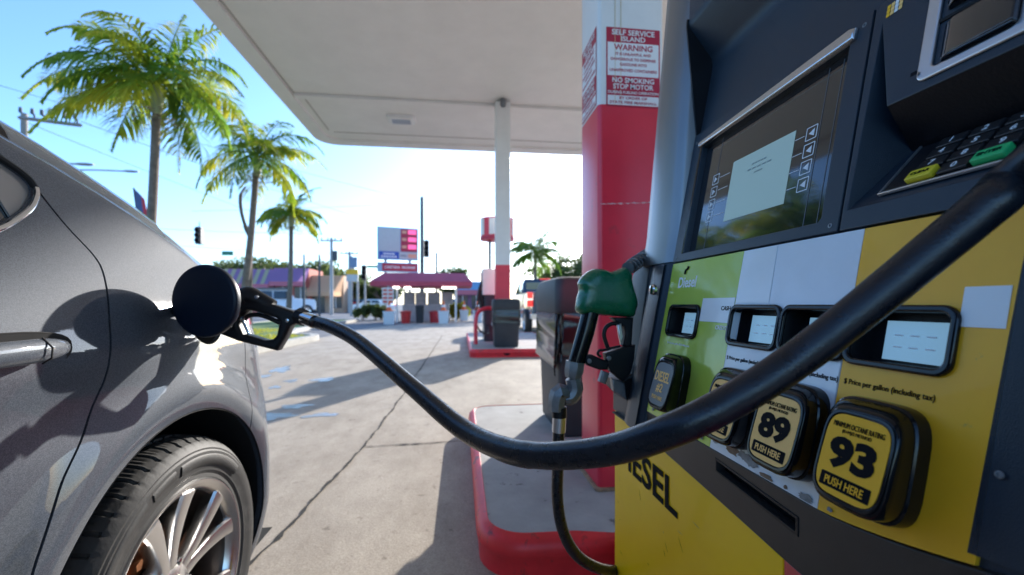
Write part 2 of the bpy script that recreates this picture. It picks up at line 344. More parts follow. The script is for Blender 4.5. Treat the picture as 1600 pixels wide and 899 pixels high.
# grass median with kerb
mp_ = []
for j in range(13): t = R(-90+15*j); mp_.append((-4.75+1.05*cos(t), 11.6+1.0*sin(t)))
mp_ = [(-5.8, 5), (-3.95, 6.2)]+[(-3.9, 8.5)]+mp_[5:]+[(-5.4, 15), (-5.5, 24), (-9.5, 24), (-8.5, 5)]
med = thing('grass_median', 'long raised grass median with pale concrete kerb behind the fuel nozzle', 'median', (-5, 9, 0))
inner = [(-5.75, 5.2), (-4.15, 6.35), (-4.1, 8.6)]+[(-4.75+.85*cos(R(-90+15*j)), 11.6+.8*sin(R(-90+15*j))) for j in range(5, 13)]+[(-5.6, 15), (-5.7, 23.8), (-9.3, 23.8), (-8.3, 5.2)]
plate('kerb', [mp_, inner], Matrix.Identity(4), .14, 'kerb_concrete', med)
plate('turf', [inner], Matrix.Identity(4), .11, 'grass', med)
gb = MB()
for i in range(9000):
    x = random.uniform(-9, -3.9); y = random.uniform(6, 15)
    if y > 11.4 and x > -5.6 and (x+4.75)**2+(y-11.6)**2 > .6: continue
    if x > -4.2 or (y < 8 and x > -5.0-(y-8)*.0 and x > -4.2): continue
    a = random.random()*pi; hgt = random.uniform(.03, .09); s_ = .012
    gb.add([(x-s_*cos(a), y-s_*sin(a), .10), (x+s_*cos(a), y+s_*sin(a), .10), (x+random.uniform(-.03, .03), y+random.uniform(-.03, .03), .11+hgt)], [(0, 1, 2)])
tag(gb.build('grass', 'leaf_yellow', None, 0), kind='stuff', label='short sunlit grass growing on the kerbed median', cat='grass')

# ============================================================ PUMP ISLANDS
def island(label, poly, inset, hole=None):
    P = Vector((sum(p[0] for p in poly)/len(poly), sum(p[1] for p in poly)/len(poly), 0))
    t = thing('pump_island', label, 'pump island', P, group=None)
    n = len(poly); V = [Vector(p) for p in poly]; nor = []
    for i in range(n):
        e = (V[(i+1) % n]-V[i-1]).normalized(); nor.append(Vector((e.y, -e.x)))
    def ring(d, z): return [(*(V[i]-nor[i]*d), z) for i in range(n)]
    mb = MB(); prof = [(0, 0), (0, .07), (-.008, .08), (-.012, .10), (-.006, .128), (.012, .146), (.03, .152), (inset-.006, .152), (inset, .146)]
    mb.loft([ring(d, z) for d, z in prof], cap=False); mb.build('kerb', 'red_kerb', t, 50)
    mk('slab', ring(inset-.004, .1485), [tuple(range(n))], 'island_top', t, 0)
    return t
def arcp(cx, cy, r, a0, a1, k=8): return [(cx+r*cos(R(a0+(a1-a0)*j/k)), cy+r*sin(R(a0+(a1-a0)*j/k))) for j in range(k+1)]
near_island = island('raised concrete island with thick red rounded kerb under the red and white column',
    arcp(.24, 1.63, .17, 180, 270)+[(.40, 1.455), (.545, 1.44), (.46, 1.2), (.41, 1.05), (.40, .8), (.40, -2), (1.5, -2), (1.5, 3.2)]+arcp(1.3, 3.25, .2, 0, 90)+arcp(.24, 3.25, .17, 90, 180), .035)
far_island = island('second concrete island with red kerb further off under the white post',
    arcp(.3, 7.72, .14, 180, 270)+[(1.9, 7.58)]+arcp(1.9, 7.72, .14, 270, 360)+[(2.04, 12)]+[(.16, 12)], .045)
mk('outlet_hole', [onY(792+5*cos(t*pi/6), 552.5+3*sin(t*pi/6), 7.572) for t in range(12)], [tuple(range(12))], 'ink', far_island, 0)

# ============================================================ CANOPY
CZ = 5.05
cp = arcp(-3.05, 10.85, .5, 180, 90, 10)[::1]; cpoly = [(-3.55, -9)]+cp+[(9, 11.35), (9, -9)]
can = thing('gas_station_canopy', 'big flat white canopy roof over the pump islands', 'canopy', (2, 1, CZ))
cin = [(-3.25, -8.7)]+arcp(-2.95, 10.72, .3, 180, 90, 8)+[(8.7, 11.02), (8.7, -8.7)]
plate('fascia', [cpoly, cin], Matrix.Translation((0, 0, CZ-.04)), 1.0, 'canopy_white', can)
mk('ceiling', [(-3.26, -8.71, CZ+.012), (-3.26, 11.03, CZ+.012), (8.71, 11.03, CZ+.012), (8.71, -8.71, CZ+.012)], [(0, 1, 2, 3)], 'canopy_white', can, 0)
mk('roof_deck', [(-3.26, -8.71, CZ+.9), (-3.26, 11.03, CZ+.9), (8.71, 11.03, CZ+.9), (8.71, -8.71, CZ+.9)], [(0, 1, 2, 3)], 'canopy_white', can, 0)
MB().box(-3.22, 8.7, 8.72, 8.86, CZ-.05, CZ+.01).build('ceiling_beam', 'canopy_white', can, bevel=.01)
for y in (10.6,): MB().box(-3.0, 8.7, y, y+.02, CZ+.002, CZ+.011).build('ceiling_seam', 'ceiling_seam', can)
MB().box(-3.225, -3.205, -8, 8.7, CZ-.004, CZ+.011).build('ceiling_seam', 'ceiling_seam', can)
MB().box(-3.1, -3.08, 8.9, 10.5, CZ-.002, CZ+.011).build('ceiling_seam', 'ceiling_seam', can)
def clight(x, y):
    MB().loft([[(x+a, y+b, z) for a, b in rr(-.30*s_, .30*s_, -.2*s_, .2*s_, .06)] for z, s_ in ((CZ+.01, 1), (CZ-.05, .95), (CZ-.07, .85))]).build('light_housing', 'white_paint', can)
    o = can.children[-1]
    mk('lens', [(x+a, y+b, CZ-.073) for a, b in rr(-.2, .2, -.12, .12, .02)], [tuple(range(24))], 'lamp_glass', o, 0)
clight(-1.3, 9.65); clight(-1.3, 3.2); clight(3.4, 9.65)

# ---- columns
def column(label, x0, x1, y0, y1, zsplit, r=.02):
    t = thing('canopy_column', label, 'column', ((x0+x1)/2, (y0+y1)/2, .15))
    fn = lambda a, b, t_: Vector((a, b, t_))
    MB().prism(rr(x0, x1, y0, y1, r), fn, .15, zsplit).build('lower_column', 'red_paint', t)
    MB().prism(rr(x0, x1, y0, y1, r), fn, zsplit+.0005, CZ-.05).build('upper_column', 'white_paint', t)
    return t
col1 = column('thick square column, red below and white above with warning signs', .595, .895, 1.80, 2.07, 1.83)
fl = MB(); fl.loft([[(.745+a, 1.935+b, z) for a, b in rr(-.165-g_, .165+g_, -.15-g_, .15+g_, .02)] for z, g_ in ((.15, .004), (.156, .003), (.16, -.003))]); fl.build('base_flange', 'rust', col1)
def warning(o, x, y, Wd, Hh, label):
    t = thing('warning_sign', label, 'sign', o, group='warning signs on the red and white column')
    B = basis(o, x, y); T = lambda a, b, c=.0012: B @ Matrix.Translation((a*Wd, b*Hh, c))
    def band(y0, y1, m, nm='panel', ins=0, z=0): return plate(nm, [[(-Wd/2+ins, y0*Hh), (Wd/2-ins, y0*Hh), (Wd/2-ins, y1*Hh), (-Wd/2+ins, y1*Hh)]], B, .0006, m, t, z0=z+.0005)
    band(-.5, .5, 'sign_red', 'backing'); band(.08-.0, .31, 'sign_white', 'white_panel', .006, .0007); band(-.11, .08, 'sign_white', 'white_panel', .006, .0007)
    band(-.48, -.36, 'sign_white', 'white_panel', .006, .0007)
    L = [('SELF SERVICE', .44, .07, .8, 'sign_white'), ('ISLAND', .36, .065, .45, 'sign_white'), ('WARNING', .25, .075, .72, 'sign_red'), ('IT IS UNLAWFUL AND', .165, .035, .66, 'sign_red'),
         ('DANGEROUS TO DISPENSE', .1, .035, .84, 'sign_red'), ('GASOLINE INTO', .035, .035, .5, 'sign_red'), ('UNAPPROVED CONTAINERS', -.04, .038, .88, 'sign_red'),
         ('NO SMOKING', -.165, .065, .78, 'sign_white'), ('STOP MOTOR', -.245, .065, .75, 'sign_white'), ('DURING FUELING OPERATION', -.32, .034, .94, 'sign_white'),
         ('BY ORDER OF', -.39, .034, .52, 'sign_red'), ('STATE FIRE MARSHALL', -.447, .034, .88, 'sign_red')]
    for s_, y_, h_, w_, m in L: text('lettering', s_, T(0, y_, .0024), h_*Hh, m, t, w=w_*Wd, bold=.02)
warning(Vector((.752, 1.799, 1.996)), (1, 0, 0), (0, 0, 1), .245, .345, 'red and white self service warning sign on the near face of the column')
warning(Vector((.594, 1.935, 2.012)), (0, -1, 0), (0, 0, 1), .22, .345, 'worn red and white warning sign on the left side face of the column')
mat('stain', (.62, .5, .3), .6); mat('scuff', (.75, .4, .42), .6)
for x_, z_ in ((.668, 2.5), (.694, 2.3)): MB().box(x_, x_+.0018, 1.7966, 1.799, 1.832, z_).build('rust_streak', 'stain', col1)
for k in range(7):
    x_ = .62+k*.035; q_ = [(x_+random.uniform(0, .04)*cos(j*pi/5)*.8, 1.395+k*.002+random.uniform(.001, .005)*sin(j*pi/5)) for j in range(10)]
    plate('scuff_mark', [q_], ymat(1.7992), .0006, 'scuff', col1)
col2 = column('slim square canopy post, white with a red lower part, on the far island', .69, .99, 8.5, 8.75, 1.74)
MB().loft([[(.84+.06*s_*cos(j*pi/4), 8.49+.06*s_*sin(j*pi/4), z) for j in range(8)] for z, s_ in ((CZ-.02, 1), (CZ-.12, 1), (CZ-.16, .6))]).build('conduit_box', 'cast_grey', col2)

# ============================================================ FUEL DISPENSER
S = 1.2; AL = atan(.19); NN = Vector((-cos(AL), 0, sin(AL)))
def FP(u, h, d=0): return Vector((S*(.33+.19*(h+.19)), S*u, H+S*h)) + NN*d
FM = basis(FP(0, 0), (0, -1, 0), (sin(AL), 0, cos(AL)))
def L2(u, h): return (-u*S, h*S/cos(AL))
def Lr(u0, u1, h0, h1, r=.006): a = L2(u0, h0); b = L2(u1, h1); return rr(a[0], b[0], a[1], b[1], r)
def FMt(u, h, d=0, rot=0): a = L2(u, h); return FM @ Matrix.Translation((a[0], a[1], d)) @ Matrix.Rotation(rot, 4, 'Z')
U0, U1 = .875, .02
D = thing('fuel_dispenser', 'large black and yellow fuel dispenser with screen, keypad and grade buttons at the right', 'fuel dispenser', (.65, .55, .15))
def yz(a, b, t): return Vector((a, b, t))
# core cabinet (set back), lower body, hood
prof = [(.43, .15), (.43, H-S*.27), (.47, H-S*.2), (.60, H+S*.3), (.62, H+S*.62), (.62, 2.0), (1.0, 2.0), (1.0, .15)]
MB().prism(prof, lambda a, b, t: Vector((a, t, b)), S*U1, S*U0-.004).build('cabinet', 'disp_black', D)
XL = S*.333
def XM(x): return basis((x, 0, H), (0, -1, 0), (0, 0, 1))       # vertical face x=const, local x=-Y, y=z-H, normal -X
def arc_low(u):   # lower edge of the dark band
    return -.229-.036*max(0, min(1, (.9-u)/.52))**1.3
us = [.897-.025*i for i in range(35)]
yl = [(-S*u, S*(arc_low(u)-.0015)) for u in us]
def lower(name, ua, ub, m):
    top = [(-S*u, S*(arc_low(u)-.002)) for u in [ua+(ub-ua)*i/24 for i in range(25)]]
    return plate(name, [top+[(-S*ub, .155-H), (-S*ua, .155-H)]], XM(XL+.012), .012, m, D, bev=.002)
ly = lower('lower_door', .897, .4075, 'yellow_body'); lr_ = lower('lower_door', .4065, .03, 'red_body'); lr_['label'] = 'red lower door panel'; ly['label'] = 'yellow lower door panel'
# DIESEL decal on the yellow panel
text('diesel_lettering', 'DIESEL', XM(XL-.0015) @ Matrix.Translation((-S*.755, -S*.305, 0)), S*.056, 'ink', ly, w=S*.262, bold=.02)
for k in range(26):
    u_, h_ = random.uniform(.45, .89), random.uniform(-.55, -.29); a_ = random.uniform(-1.2, -.7) if k % 3 else random.uniform(-.4, .4); ln = random.uniform(.004, .03); q_ = Matrix.Translation((-S*u_, S*h_, 0)) @ Matrix.Rotation(a_, 4, 'Z')
    if h_ < arc_low(u_)-.01: plate('scratch', [[(0, 0), (ln/2, -.0004), (ln, 0), (ln/2, .0005)]], XM(XL-.0003) @ q_, .0002, 'peeled' if k % 2 else 'ink', ly)
# dark band with slot
bt = [(-S*u, S*(-.1915+.02*max(0, (.36-u)/.12)**1.5 if u < .36 else -.1915)) for u in us]
bb = [(-S*u, S*arc_low(u)) for u in reversed(us)]
slot = [(-S*.517, S*(-.2035)), (-S*.517, S*(-.2155)), (-S*.386, S*(-.2255)), (-S*.386, S*(-.2125))]
band = plate('band', [bt+bb, slot], XM(S*.331+.012), .014, 'band_dark', D, bev=.0015)
sc_ = [(-S*.5205, S*(-.2000)), (-S*.5205, S*(-.2185)), (-S*.3825, S*(-.2290)), (-S*.3825, S*(-.2092))]
plate('slot_frame', [sc_, slot], XM(S*.331-.001), .0022, 'disp_black', band, bev=.0008)
mk('slot_back', [(S*.352, S*.54, H-S*.19), (S*.352, S*.37, H-S*.19), (S*.352, S*.37, H-S*.24), (S*.352, S*.54, H-S*.24)], [(0, 1, 2, 3)], 'liner', band, 0)
# grade panels (each with its price window hole)
def bot(u):
    return -.1905 if u > .36 else -.1905+.02*((.36-u)/.12)**1.5
WIN = [(.703, .612), (.534, .445), (.441, .358), (.357, .271)]
def gpanel(label, ua, ub, m, holes):
    lo = [L2(u, bot(u)) for u in [ub+(ua-ub)*i/8 for i in range(9)]]
    lps = [[L2(ua, .0705), L2(ub, .0705)]+lo]
    for a, b in holes: lps.append(Lr(a, b, -.0035, -.0535, .011))
    return plate('grade_panel', lps, FM, .012, m, D, z0=-.010, label=label)
gp0 = gpanel('green diesel graphic panel', .7245, .532, 'green_panel', [WIN[0]])
gp1 = gpanel('white graphic panel', .5315, .3598, 'pale_panel', [WIN[1], WIN[2]])
gp3 = gpanel('amber graphic panel', .3592, .240, 'amber_panel', [WIN[3]])
plate('pale_upper_panel', [[L2(.5305, .0695), L2(.47, .0695), L2(.4685, .0), L2(.4525, .0), L2(.5305, .0)][:4]+[L2(.5305, .001)]], FM, .0006, 'pale_band', gp1, z0=.0022)
plate('cash_band', [[L2(.609, .008), L2(.5325, .008), L2(.5325, -.0265), L2(.609, -.0265)]], FM, .0006, 'pale_band', gp0, z0=.0022)
plate('price_label', [[L2(.2705, .012), L2(.2435, .012), L2(.2435, -.017), L2(.2705, -.017)]], FM, .0006, 'pale_band', gp3, z0=.0022)
plate('blank_side', [[L2(.2395, .0705), L2(.03, .0705), L2(.03, -.14), L2(.245, -.165)]], FM, .014, 'disp_dark', D, z0=-.012)
plate('sill', [[L2(.2445, -.16), L2(.03, -.13), L2(.03, -.19), L2(.244, -.19)]], FM, .01, 'disp_dark', D, z0=-.012)
text('lettering', 'Diesel', FMt(.665, .0355, .0024), S*.0185, 'white_ink', gp0, w=S*.055, bold=.02)
text('lettering', 'CASH', FMt(.5485, -.0065, .003), S*.0062, 'ink', gp0, w=S*.021, bold=.02)
text('lettering', 'CREDIT', FMt(.5525, -.0335, .0024), S*.0058, 'white_ink', gp0, w=S*.027, bold=.02)
text('lettering', '$ Price per gallon (including tax)', FMt(.66, -.0665, .0024), S*.0042, 'white_ink', gp0, w=S*.07)
for cx, gp in ((.4905, gp1), (.3985, gp1), (.316, gp3)):
    text('lettering', '$ Price per gallon (including tax)', FMt(cx, -.0715, .0024), S*.0062, 'ink', gp, w=S*.076, bold=.008)
# small hose pictogram above "Diesel"
hp = MB(); hp.tube([FP(.676, .049, .003), FP(.675, .056, .003), FP(.669, .058, .003), FP(.668, .062, .003)], .0022, 6); hp.build('pictogram', 'ink', gp0)
# peeled paint patches along the bottom of the white panel
for i, (px, py, a, b) in enumerate(((1146, 704, .014, .006), (1176, 722, .014, .007), (1163, 712, .01, .005), (1200, 747, .010, .004), (1120, 690, .006, .0025), (1262, 779, .009, .004), (1230, 762, .003, .002), (1300, 797, .003, .002), (1214, 712, .0022, .0022), (1188, 748, .006, .003))):
    r_ = ray(px, py); t_ = (.33+.19*.19)/(r_.x-.19*r_.z); u, h = r_.y*t_, r_.z*t_
    pts = []
    for j in range(22):
        t = 2*pi*j/22; q = random.uniform(.65, 1.15); pts.append(L2(u+a*q*cos(t), max(h+b*q*sin(t), -.1895)))
    if u > .362 or i == 7: plate('peeled_patch', [pts], FM, .0006, 'peeled' if i % 3 else 'rust', gp1 if u > .36 else gp3, z0=.0021+.0007*(i % 2))
# price windows
for i, (a, b) in enumerate(WIN):
    fr = plate('price_window', [Lr(a+.002, b-.002, -.0015, -.0555, .014), Lr(a-.0035, b+.0035, -.0075, -.0495, .009)], FM, .0065, 'gloss_black', D, bev=.0022, z0=.0005)
    A = L2(a-.002, -.006); B_ = L2(b+.002, -.051); q = rr(A[0], B_[0], A[1], B_[1], .009)
    mb = MB(); mb.loft([[FM @ Vector((x, y, z)) for x, y in q] for z in (.002, -.024)], cap=False)
    q2 = rr(A[0]+.004, B_[0]-.004, A[1]-.003, B_[1]+.003, .006); 
    mb.add([FM @ Vector((x, y, -.024)) for x, y in q], [tuple(range(len(q)))]); mb.build('recess', 'disp_black', fr)
    wf = (b-a); plate('display', [[L2(a+wf*.24, -.0125), L2(a+wf*.86, -.0125), L2(a+wf*.86, -.046), L2(a+wf*.24, -.046)]], FM, .001, 'lcd_small', fr, z0=-.0165)
    for k in range(3):
        for hh in (-.024, -.034): plate('display_digit', [[L2(a+wf*(.34+.15*k), hh), L2(a+wf*(.42+.15*k), hh), L2(a+wf*(.42+.15*k), hh-.0012), L2(a+wf*(.34+.15*k), hh-.0012)]], FM, .0004, 'white_ink', fr, z0=-.0152)
# grade buttons
def button(u, h, uf, lab, kind):
    W, Hh = .077*S, .094*S
    (ax, ay), (fx, fy) = L2(u, h), L2(uf, h-.002)
    b = MB(); rings = []
    for z, s_, f in ((.0025, 1.0, 0), (.012, 1.0, .05), (.017, .985, .12), (.0185, .945, .16), (.021, .94, .2), (.034, .89, .62), (.0395, .86, .83), (.0425, .81, .97), (.0432, .79, 1.0)):
        cx, cy = ax+(fx-ax)*f, ay+(fy-ay)*f; tl = .10*max(0, (z-.02)/.024)
        rings.append([FM @ Vector((x, y, z-(y-cy)*tl-.0*(x-cx))) for x, y in sqr(cx, cy, W*s_, Hh*s_, 4.2, 36)])
    b.loft(rings); ob = b.build('grade_button', 'gloss_black', D, 40)
    ob['label'] = lab
    bt_ = basis(FM @ Vector((fx, fy, .0434)), (FM.to_3x3() @ Vector((1, 0, 0))), (FM.to_3x3() @ Vector((0, 1, -.10))))
    w_, h_ = W*.70, Hh*.70
    mm = {'d': 'label_grey', '87': 'label_yellow', '89': 'label_yellow', '93': 'label_amber'}[kind]
    plate('button_rim', [sqr(0, 0, W*.775, Hh*.775, 4.6, 36), sqr(0, 0, W*.72, Hh*.72, 4.6, 36)], bt_, .0014, 'gloss_black', ob, bev=.0005)
    plate('button_label', [sqr(0, 0, w_, h_, 4.6, 36)], bt_, .0008, mm, ob)
    T = lambda x, y: bt_ @ Matrix.Translation((x*w_, y*h_, .0012))
    ink = 'ink'
    if kind == 'd':
        text('lettering', 'DIESEL', T(0, .17), h_*.24, 'label_yellow', ob, w=w_*.84, bold=.02); text('lettering', '#2', T(0, -.1), h_*.22, 'label_yellow', ob, w=w_*.36, bold=.02)
        text('lettering', 'PUSH HERE', T(0, -.33), h_*.09, 'label_yellow', ob, w=w_*.6, bold=.01)
    else:
        text('lettering', 'MINIMUM OCTANE RATING', T(0, .36), h_*.065, ink, ob, w=w_*.8, bold=0)
        text('lettering', '(R+M)/2 METHOD', T(0, .28), h_*.055, ink, ob, w=w_*.46, bold=0)
        text('lettering', kind, T(0, .02), h_*.40, ink, ob, w=w_*.74, bold=.05)
        plate('push_bar', [rr(-w_*.4, w_*.4, -h_*.425, -h_*.255, .0012)], bt_, .0004, ink, ob, z0=.0008)
        text('lettering', 'PUSH HERE', T(0, -.34) @ Matrix.Translation((0, 0, .0006)), h_*.10, mm, ob, w=w_*.62, bold=.012)
button(.645, -.128, .625, 'black button with grey DIESEL #2 label', 'd')
button(.490, -.128, .472, 'black 87 octane button behind the hose', '87')
button(.400, -.128, .386, 'black button with yellow 89 label', '89')
button(.313, -.127, .3025, 'black button with amber 93 label', '93')
# screen bezel with opening, reader/keypad bezel with opening
scr = [L2(.692, .270), L2(.413, .2785), L2(.4115, .0905), L2(.4155, .0865), L2(.692, .0865)]
bz = plate('screen_bezel', [[L2(.7245, .3015), L2(.3895, .3005), L2(.3885, .0725), L2(.7245, .0725)], scr], FM, .03, 'disp_dark', D, bev=.0012, z0=-.026)
plate('bezel_edge', [[L2(.6985, .2700), L2(.701, .2795), L2(.411, .2935), L2(.4035, .290), L2(.4045, .2785)]], FM, .010, 'edge_metal', bz, bev=.003, z0=.001)
plate('bezel_side', [[L2(.6985, .2705), L2(.6925, .2705), L2(.6925, .086), L2(.6985, .086)]], FM, .004, 'gloss_black', bz, bev=.0008, z0=.001)
gl = plate('screen_glass', [[L2(.695, .275), L2(.409, .283), L2(.408, .084), L2(.695, .084)]], FM, .003, 'glass_dark', D, z0=-.011)
for ua in (.648, .447, .428): plate('glass_edge_line', [[L2(ua, .274), L2(ua-.0008, .274), L2(ua-.0008, .088), L2(ua, .088)]], FM, .0003, 'label_grey', gl, z0=-.0078)
lcd = plate('display', [[L2(.606, .217), L2(.484, .2165), L2(.484, .125), L2(.606, .126)]], FM, .0006, 'lcd', gl, z0=-.0078)
for k, (a, b) in enumerate(((.56, .53), (.568, .518), (.552, .535))):
    for j in range(5): uu = a-(a-b)*j/5; plate('screen_text', [[L2(uu, .200-.007*k), L2(uu-(a-b)*.15, .200-.007*k), L2(uu-(a-b)*.15, .198-.007*k), L2(uu, .198-.007*k)]], FM, .0002, 'lcd_ink', gl, z0=-.0071)
def icon(u, h, uu, flip):
    s1 = .0082
    plate('softkey_icon', [Lr(u+s1, u-s1, h+s1, h-s1, .0015), Lr(u+s1-.0011, u-s1+.0011, h+s1-.0011, h-s1+.0011, .001)], FM, .0003, 'icon', gl, z0=-.0078)
    k = -1 if flip else 1
    plate('softkey_icon', [[L2(u+.004*k, h+.0045), L2(u+.004*k, h-.0045), L2(u-.004*k, h)]], FM, .0003, 'icon', gl, z0=-.0078)
    plate('softkey_line', [[L2(uu[0], h+.0004), L2(uu[1], h+.0004), L2(uu[1], h-.0004), L2(uu[0], h-.0004)]], FM, .0003, 'icon', gl, z0=-.0078)
for k in range(4): icon(.458, .203-.0205*k, (.483, .4685), True); icon(.648, .203-.0205*k, (.6365, .612), False)
op = [L2(.377, .276), L2(.3805, .0925), L2(.09, .0945), L2(.09, .183), L2(.357, .185)]
kb = plate('reader_bezel', [[L2(.3870, .3005), L2(.05, .2985), L2(.05, .0725), L2(.3860, .0725)], op], FM, .016, 'disp_dark', D, bev=.0012, z0=-.012)
DE = -.048*1.0
A_, B2, BR, CR, C_ = (Vector((*p, .003)) for p in op); E_ = Vector((*L2(.365-.0, .1555), DE)); ER = Vector((*L2(.09, .152), DE))
f2 = lambda *ps: [FM @ p for p in ps]
mk('recess_wall', f2(A_, B2, E_, C_), [(0, 1, 2), (0, 2, 3)], 'disp_dark', kb, 0)
mk('recess_ceiling', f2(C_, E_, ER, CR), [(0, 1, 2, 3)], 'disp_black', kb, 0)
mk('keypad_floor', f2(B2, BR, ER, E_), [(0, 1, 2, 3)], 'disp_dark', kb, 0)
# keypad lies on the sloping floor of the recess
fx = (BR-B2).normalized(); fy0 = E_-B2; fy0 = (fy0-fx*fy0.dot(fx)); FL = fy0.length; fy = fy0.normalized()
KM = FM @ basis(B2, fx, fy)
kp0 = plate('keypad_plate', [[(.034, .012), (.25, .012), (.25, FL*.95), (.034, FL*.95)], ], KM, .002, 'disp_black', kb, z0=.0008)
plate('keypad_rim', [[(.032, .010), (.252, .010), (.252, .0125), (.034, .0125), (.034, FL*.96), (.032, FL*.96)]], KM, .004, 'silver', kp0, bev=.0008, z0=.001)
rows = [['1', '2', '3'], ['4', '5', '6'], ['7', '8', '9'], ['CLEAR', '0', 'ENTER']]
kh = (FL*.95-.018)/4.0; kw = .0255
for r_i, rw in enumerate(rows):
    for c_i, k_ in enumerate(rw):
        y0 = .0155+(3-r_i)*kh; x0 = .060+c_i*(kw+.0035); m_ = 'key_yellow' if k_ == 'CLEAR' else 'key_green' if k_ == 'ENTER' else 'key_black'
        ko = plate('key', [rr(x0, x0+kw, y0, y0+kh*.82, .0015)], KM, .007 if m_ != 'key_black' else .0045, m_, kp0, bev=.0012, z0=.0028)
        text('key_lettering', k_, KM @ Matrix.Translation((x0+kw/2, y0+kh*.41, .0102 if m_ != 'key_black' else .0077)), kh*.42 if len(k_) < 2 else kh*.24, 'ink' if m_ != 'key_black' else 'icon', ko, w=None if len(k_) < 2 else kw*.72, bold=.01)
for (u_, h_) in ((.715, .285), (.715, .08), (.398, .29), (.398, .08), (.234, .05), (.234, -.11), (.7, -.19+.008), (.55, -.19+.006)):
    cc = FP(u_, h_, .0035); MB().lathe([(0, .0032), (.001, .003), (.0012, .0018), (.0004, .0014), (.0004, .0001)], basis(cc, (0, -1, 0), (sin(AL), 0, cos(AL))), 12).build('screw', 'cast_grey', D)
# card reader insert
cr = plate('card_reader', [Lr(.331, .14, .287, .1925, .008), Lr(.3195, .262, .281, .201, .006)], FM, .004, 'silver', D, bev=.0018, z0=.0035)
mouth = MB(); q = Lr(.320, .2615, .2815, .2005, .006); mouth.loft([[FM @ Vector((x, y, z)) for x, y in q] for z in (.006, -.004)], cap=False)
mouth.add([FM @ Vector((x, y, -.004)) for x, y in q], [tuple(range(len(q)))]); mouth.build('reader_mouth', 'gloss_black', cr)
gm = MB()
for (h0_, h1_, z_) in ((.279, .247, .016), (.233, .203, .014)):
    gm.loft([[FM @ Vector((*L2(u_, h_), zz)) for u_, h_ in ((a_, h0_), (b_, h0_), (b_, h1_), (a_, h1_))] for a_, b_, zz in ((.318, .262, -.003), (.312, .262, z_*.6), (.303, .262, z_))])
gm.build('reader_guide', 'glass_dark', cr, bevel=.0015)
plate('reader_slot', [[L2(.325, .2425), L2(.262, .2405), L2(.262, .2375), L2(.325, .2395)]], FM, .006, 'liner', cr, z0=.0)
plate('card_icon', [Lr(.250, .205, .243, .208, .003), Lr(.2485, .2065, .2415, .2095, .002)], FM, .0006, 'label_grey', cr, z0=.0096)
for k in range(6): plate('card_icon', [[L2(.246-.004*k, .238), L2(.2445-.004*k, .238), L2(.2445-.004*k, .213), L2(.246-.004*k, .213)]], FM, .0005, 'label_grey', cr, z0=.0096)
plate('arrow_icon', [[L2(.245, .248), L2(.228, .262), L2(.233, .262), L2(.233, .27), L2(.223, .27), L2(.223, .262), L2(.218, .262)][::-1]], FM, .0006, 'label_grey', cr, z0=.0096)
plate('screw_hole', [rr(L2(.334, .2)[0], L2(.329, .2)[0], L2(.3, .1995)[1], L2(.3, .203)[1], .001)], FM, .0004, 'ink', cr, z0=.0096)
# small yellow and white chip mark on the top edge of the reader bezel
for k, (uu, m_) in enumerate(((.3735, 'label_amber'), (.3695, 'label_yellow'), (.3655, 'pale_band'), (.3615, 'label_yellow'))):
    for j in range(3): plate('chip_mark', [Lr(uu, uu-.0032, .2925-.0042*j, .2888-.0042*j, .0006)], FM, .0005, m_, kb, z0=.0043)
text('lettering', 'Pay', FMt(.347, .2895, .0045), S*.008, 'white_ink', kb, bold=.01)
# upper recess and hood
up_prof = [(.4225, .3025), (.434, .36), (.4455, .42), (.4465, .432), (.445, .441), (.440, .449), (.404, .494), (.401, .502), (.402, .512), (.412, .75), (.46, .76), (.50, .76), (.50, .30)]
MB().prism(up_prof, lambda a, b, t: Vector((S*a+.006, t, H+S*b)), S*U1, S*.7225).build('hood', 'disp_dark', D, 28)
MB().prism([(.4215, .3035), (.47, .3035), (.47, .52), (.4035, .51), (.4025, .497)], lambda a, b, t: Vector((S*a, t, H+S*b)), S*.7226, S*.7262).build('recess_cheek', 'disp_black', D)
# end trim: brushed upper strip, dark lower strip with lock
def strip(name, h0, h1, m, k=10, uf=.864):
    mb = MB(); rings = []
    for i in range(k+1):
        h = h0+(h1-h0)*i/k; X = .33+.19*(h+.19) if h < .125 else .39+.09*(h-.125)
        un = .7255+(.006*min(1, max(0, (h-.3)/.2)))
        if h < -.16: un = .7255
        r = [(X+.05, uf), (X+.004, uf+.0), (X-.005, uf-.012), (X-.0105, uf-.04), (X-.0115, uf-.075), (X-.0095, un+.025), (X-.004, un+.004), (X+.002, un), (X+.05, un)]
        rings.append([Vector((S*a, S*b, H+S*h)) for a, b in r])
    return mb.loft(rings).build(name, m, D, 50)
strip('end_trim', .0755, .80, 'brushed', 24); et = strip('end_trim', -.229, .0735, 'disp_dark', 10, .815); et['label'] = 'dark lower end trim with lock'
MB().box(S*.329, .47, S*.8165, S*.893, H-S*.2285, H-S*.12).build('end_panel', 'disp_dark', D, bevel=.004)
MB().box(.385, .46, S*.8, S*.879, H-S*.232, H-S*.2295).build('trim_sill', 'disp_black', D)
lk = onX(1027, 453, .4335); lm = Matrix.Translation(lk) @ Matrix.Rotation(-pi/2, 4, 'Y')
MB().lathe([(0, .012), (.006, .012), (.009, .010), (.010, .004), (.010, .0001)], Matrix.Translation((S*.3565, lk.y, lk.z)) @ Matrix.Rotation(-pi/2, 4, 'Y'), 20).build('lock', 'chrome', et)

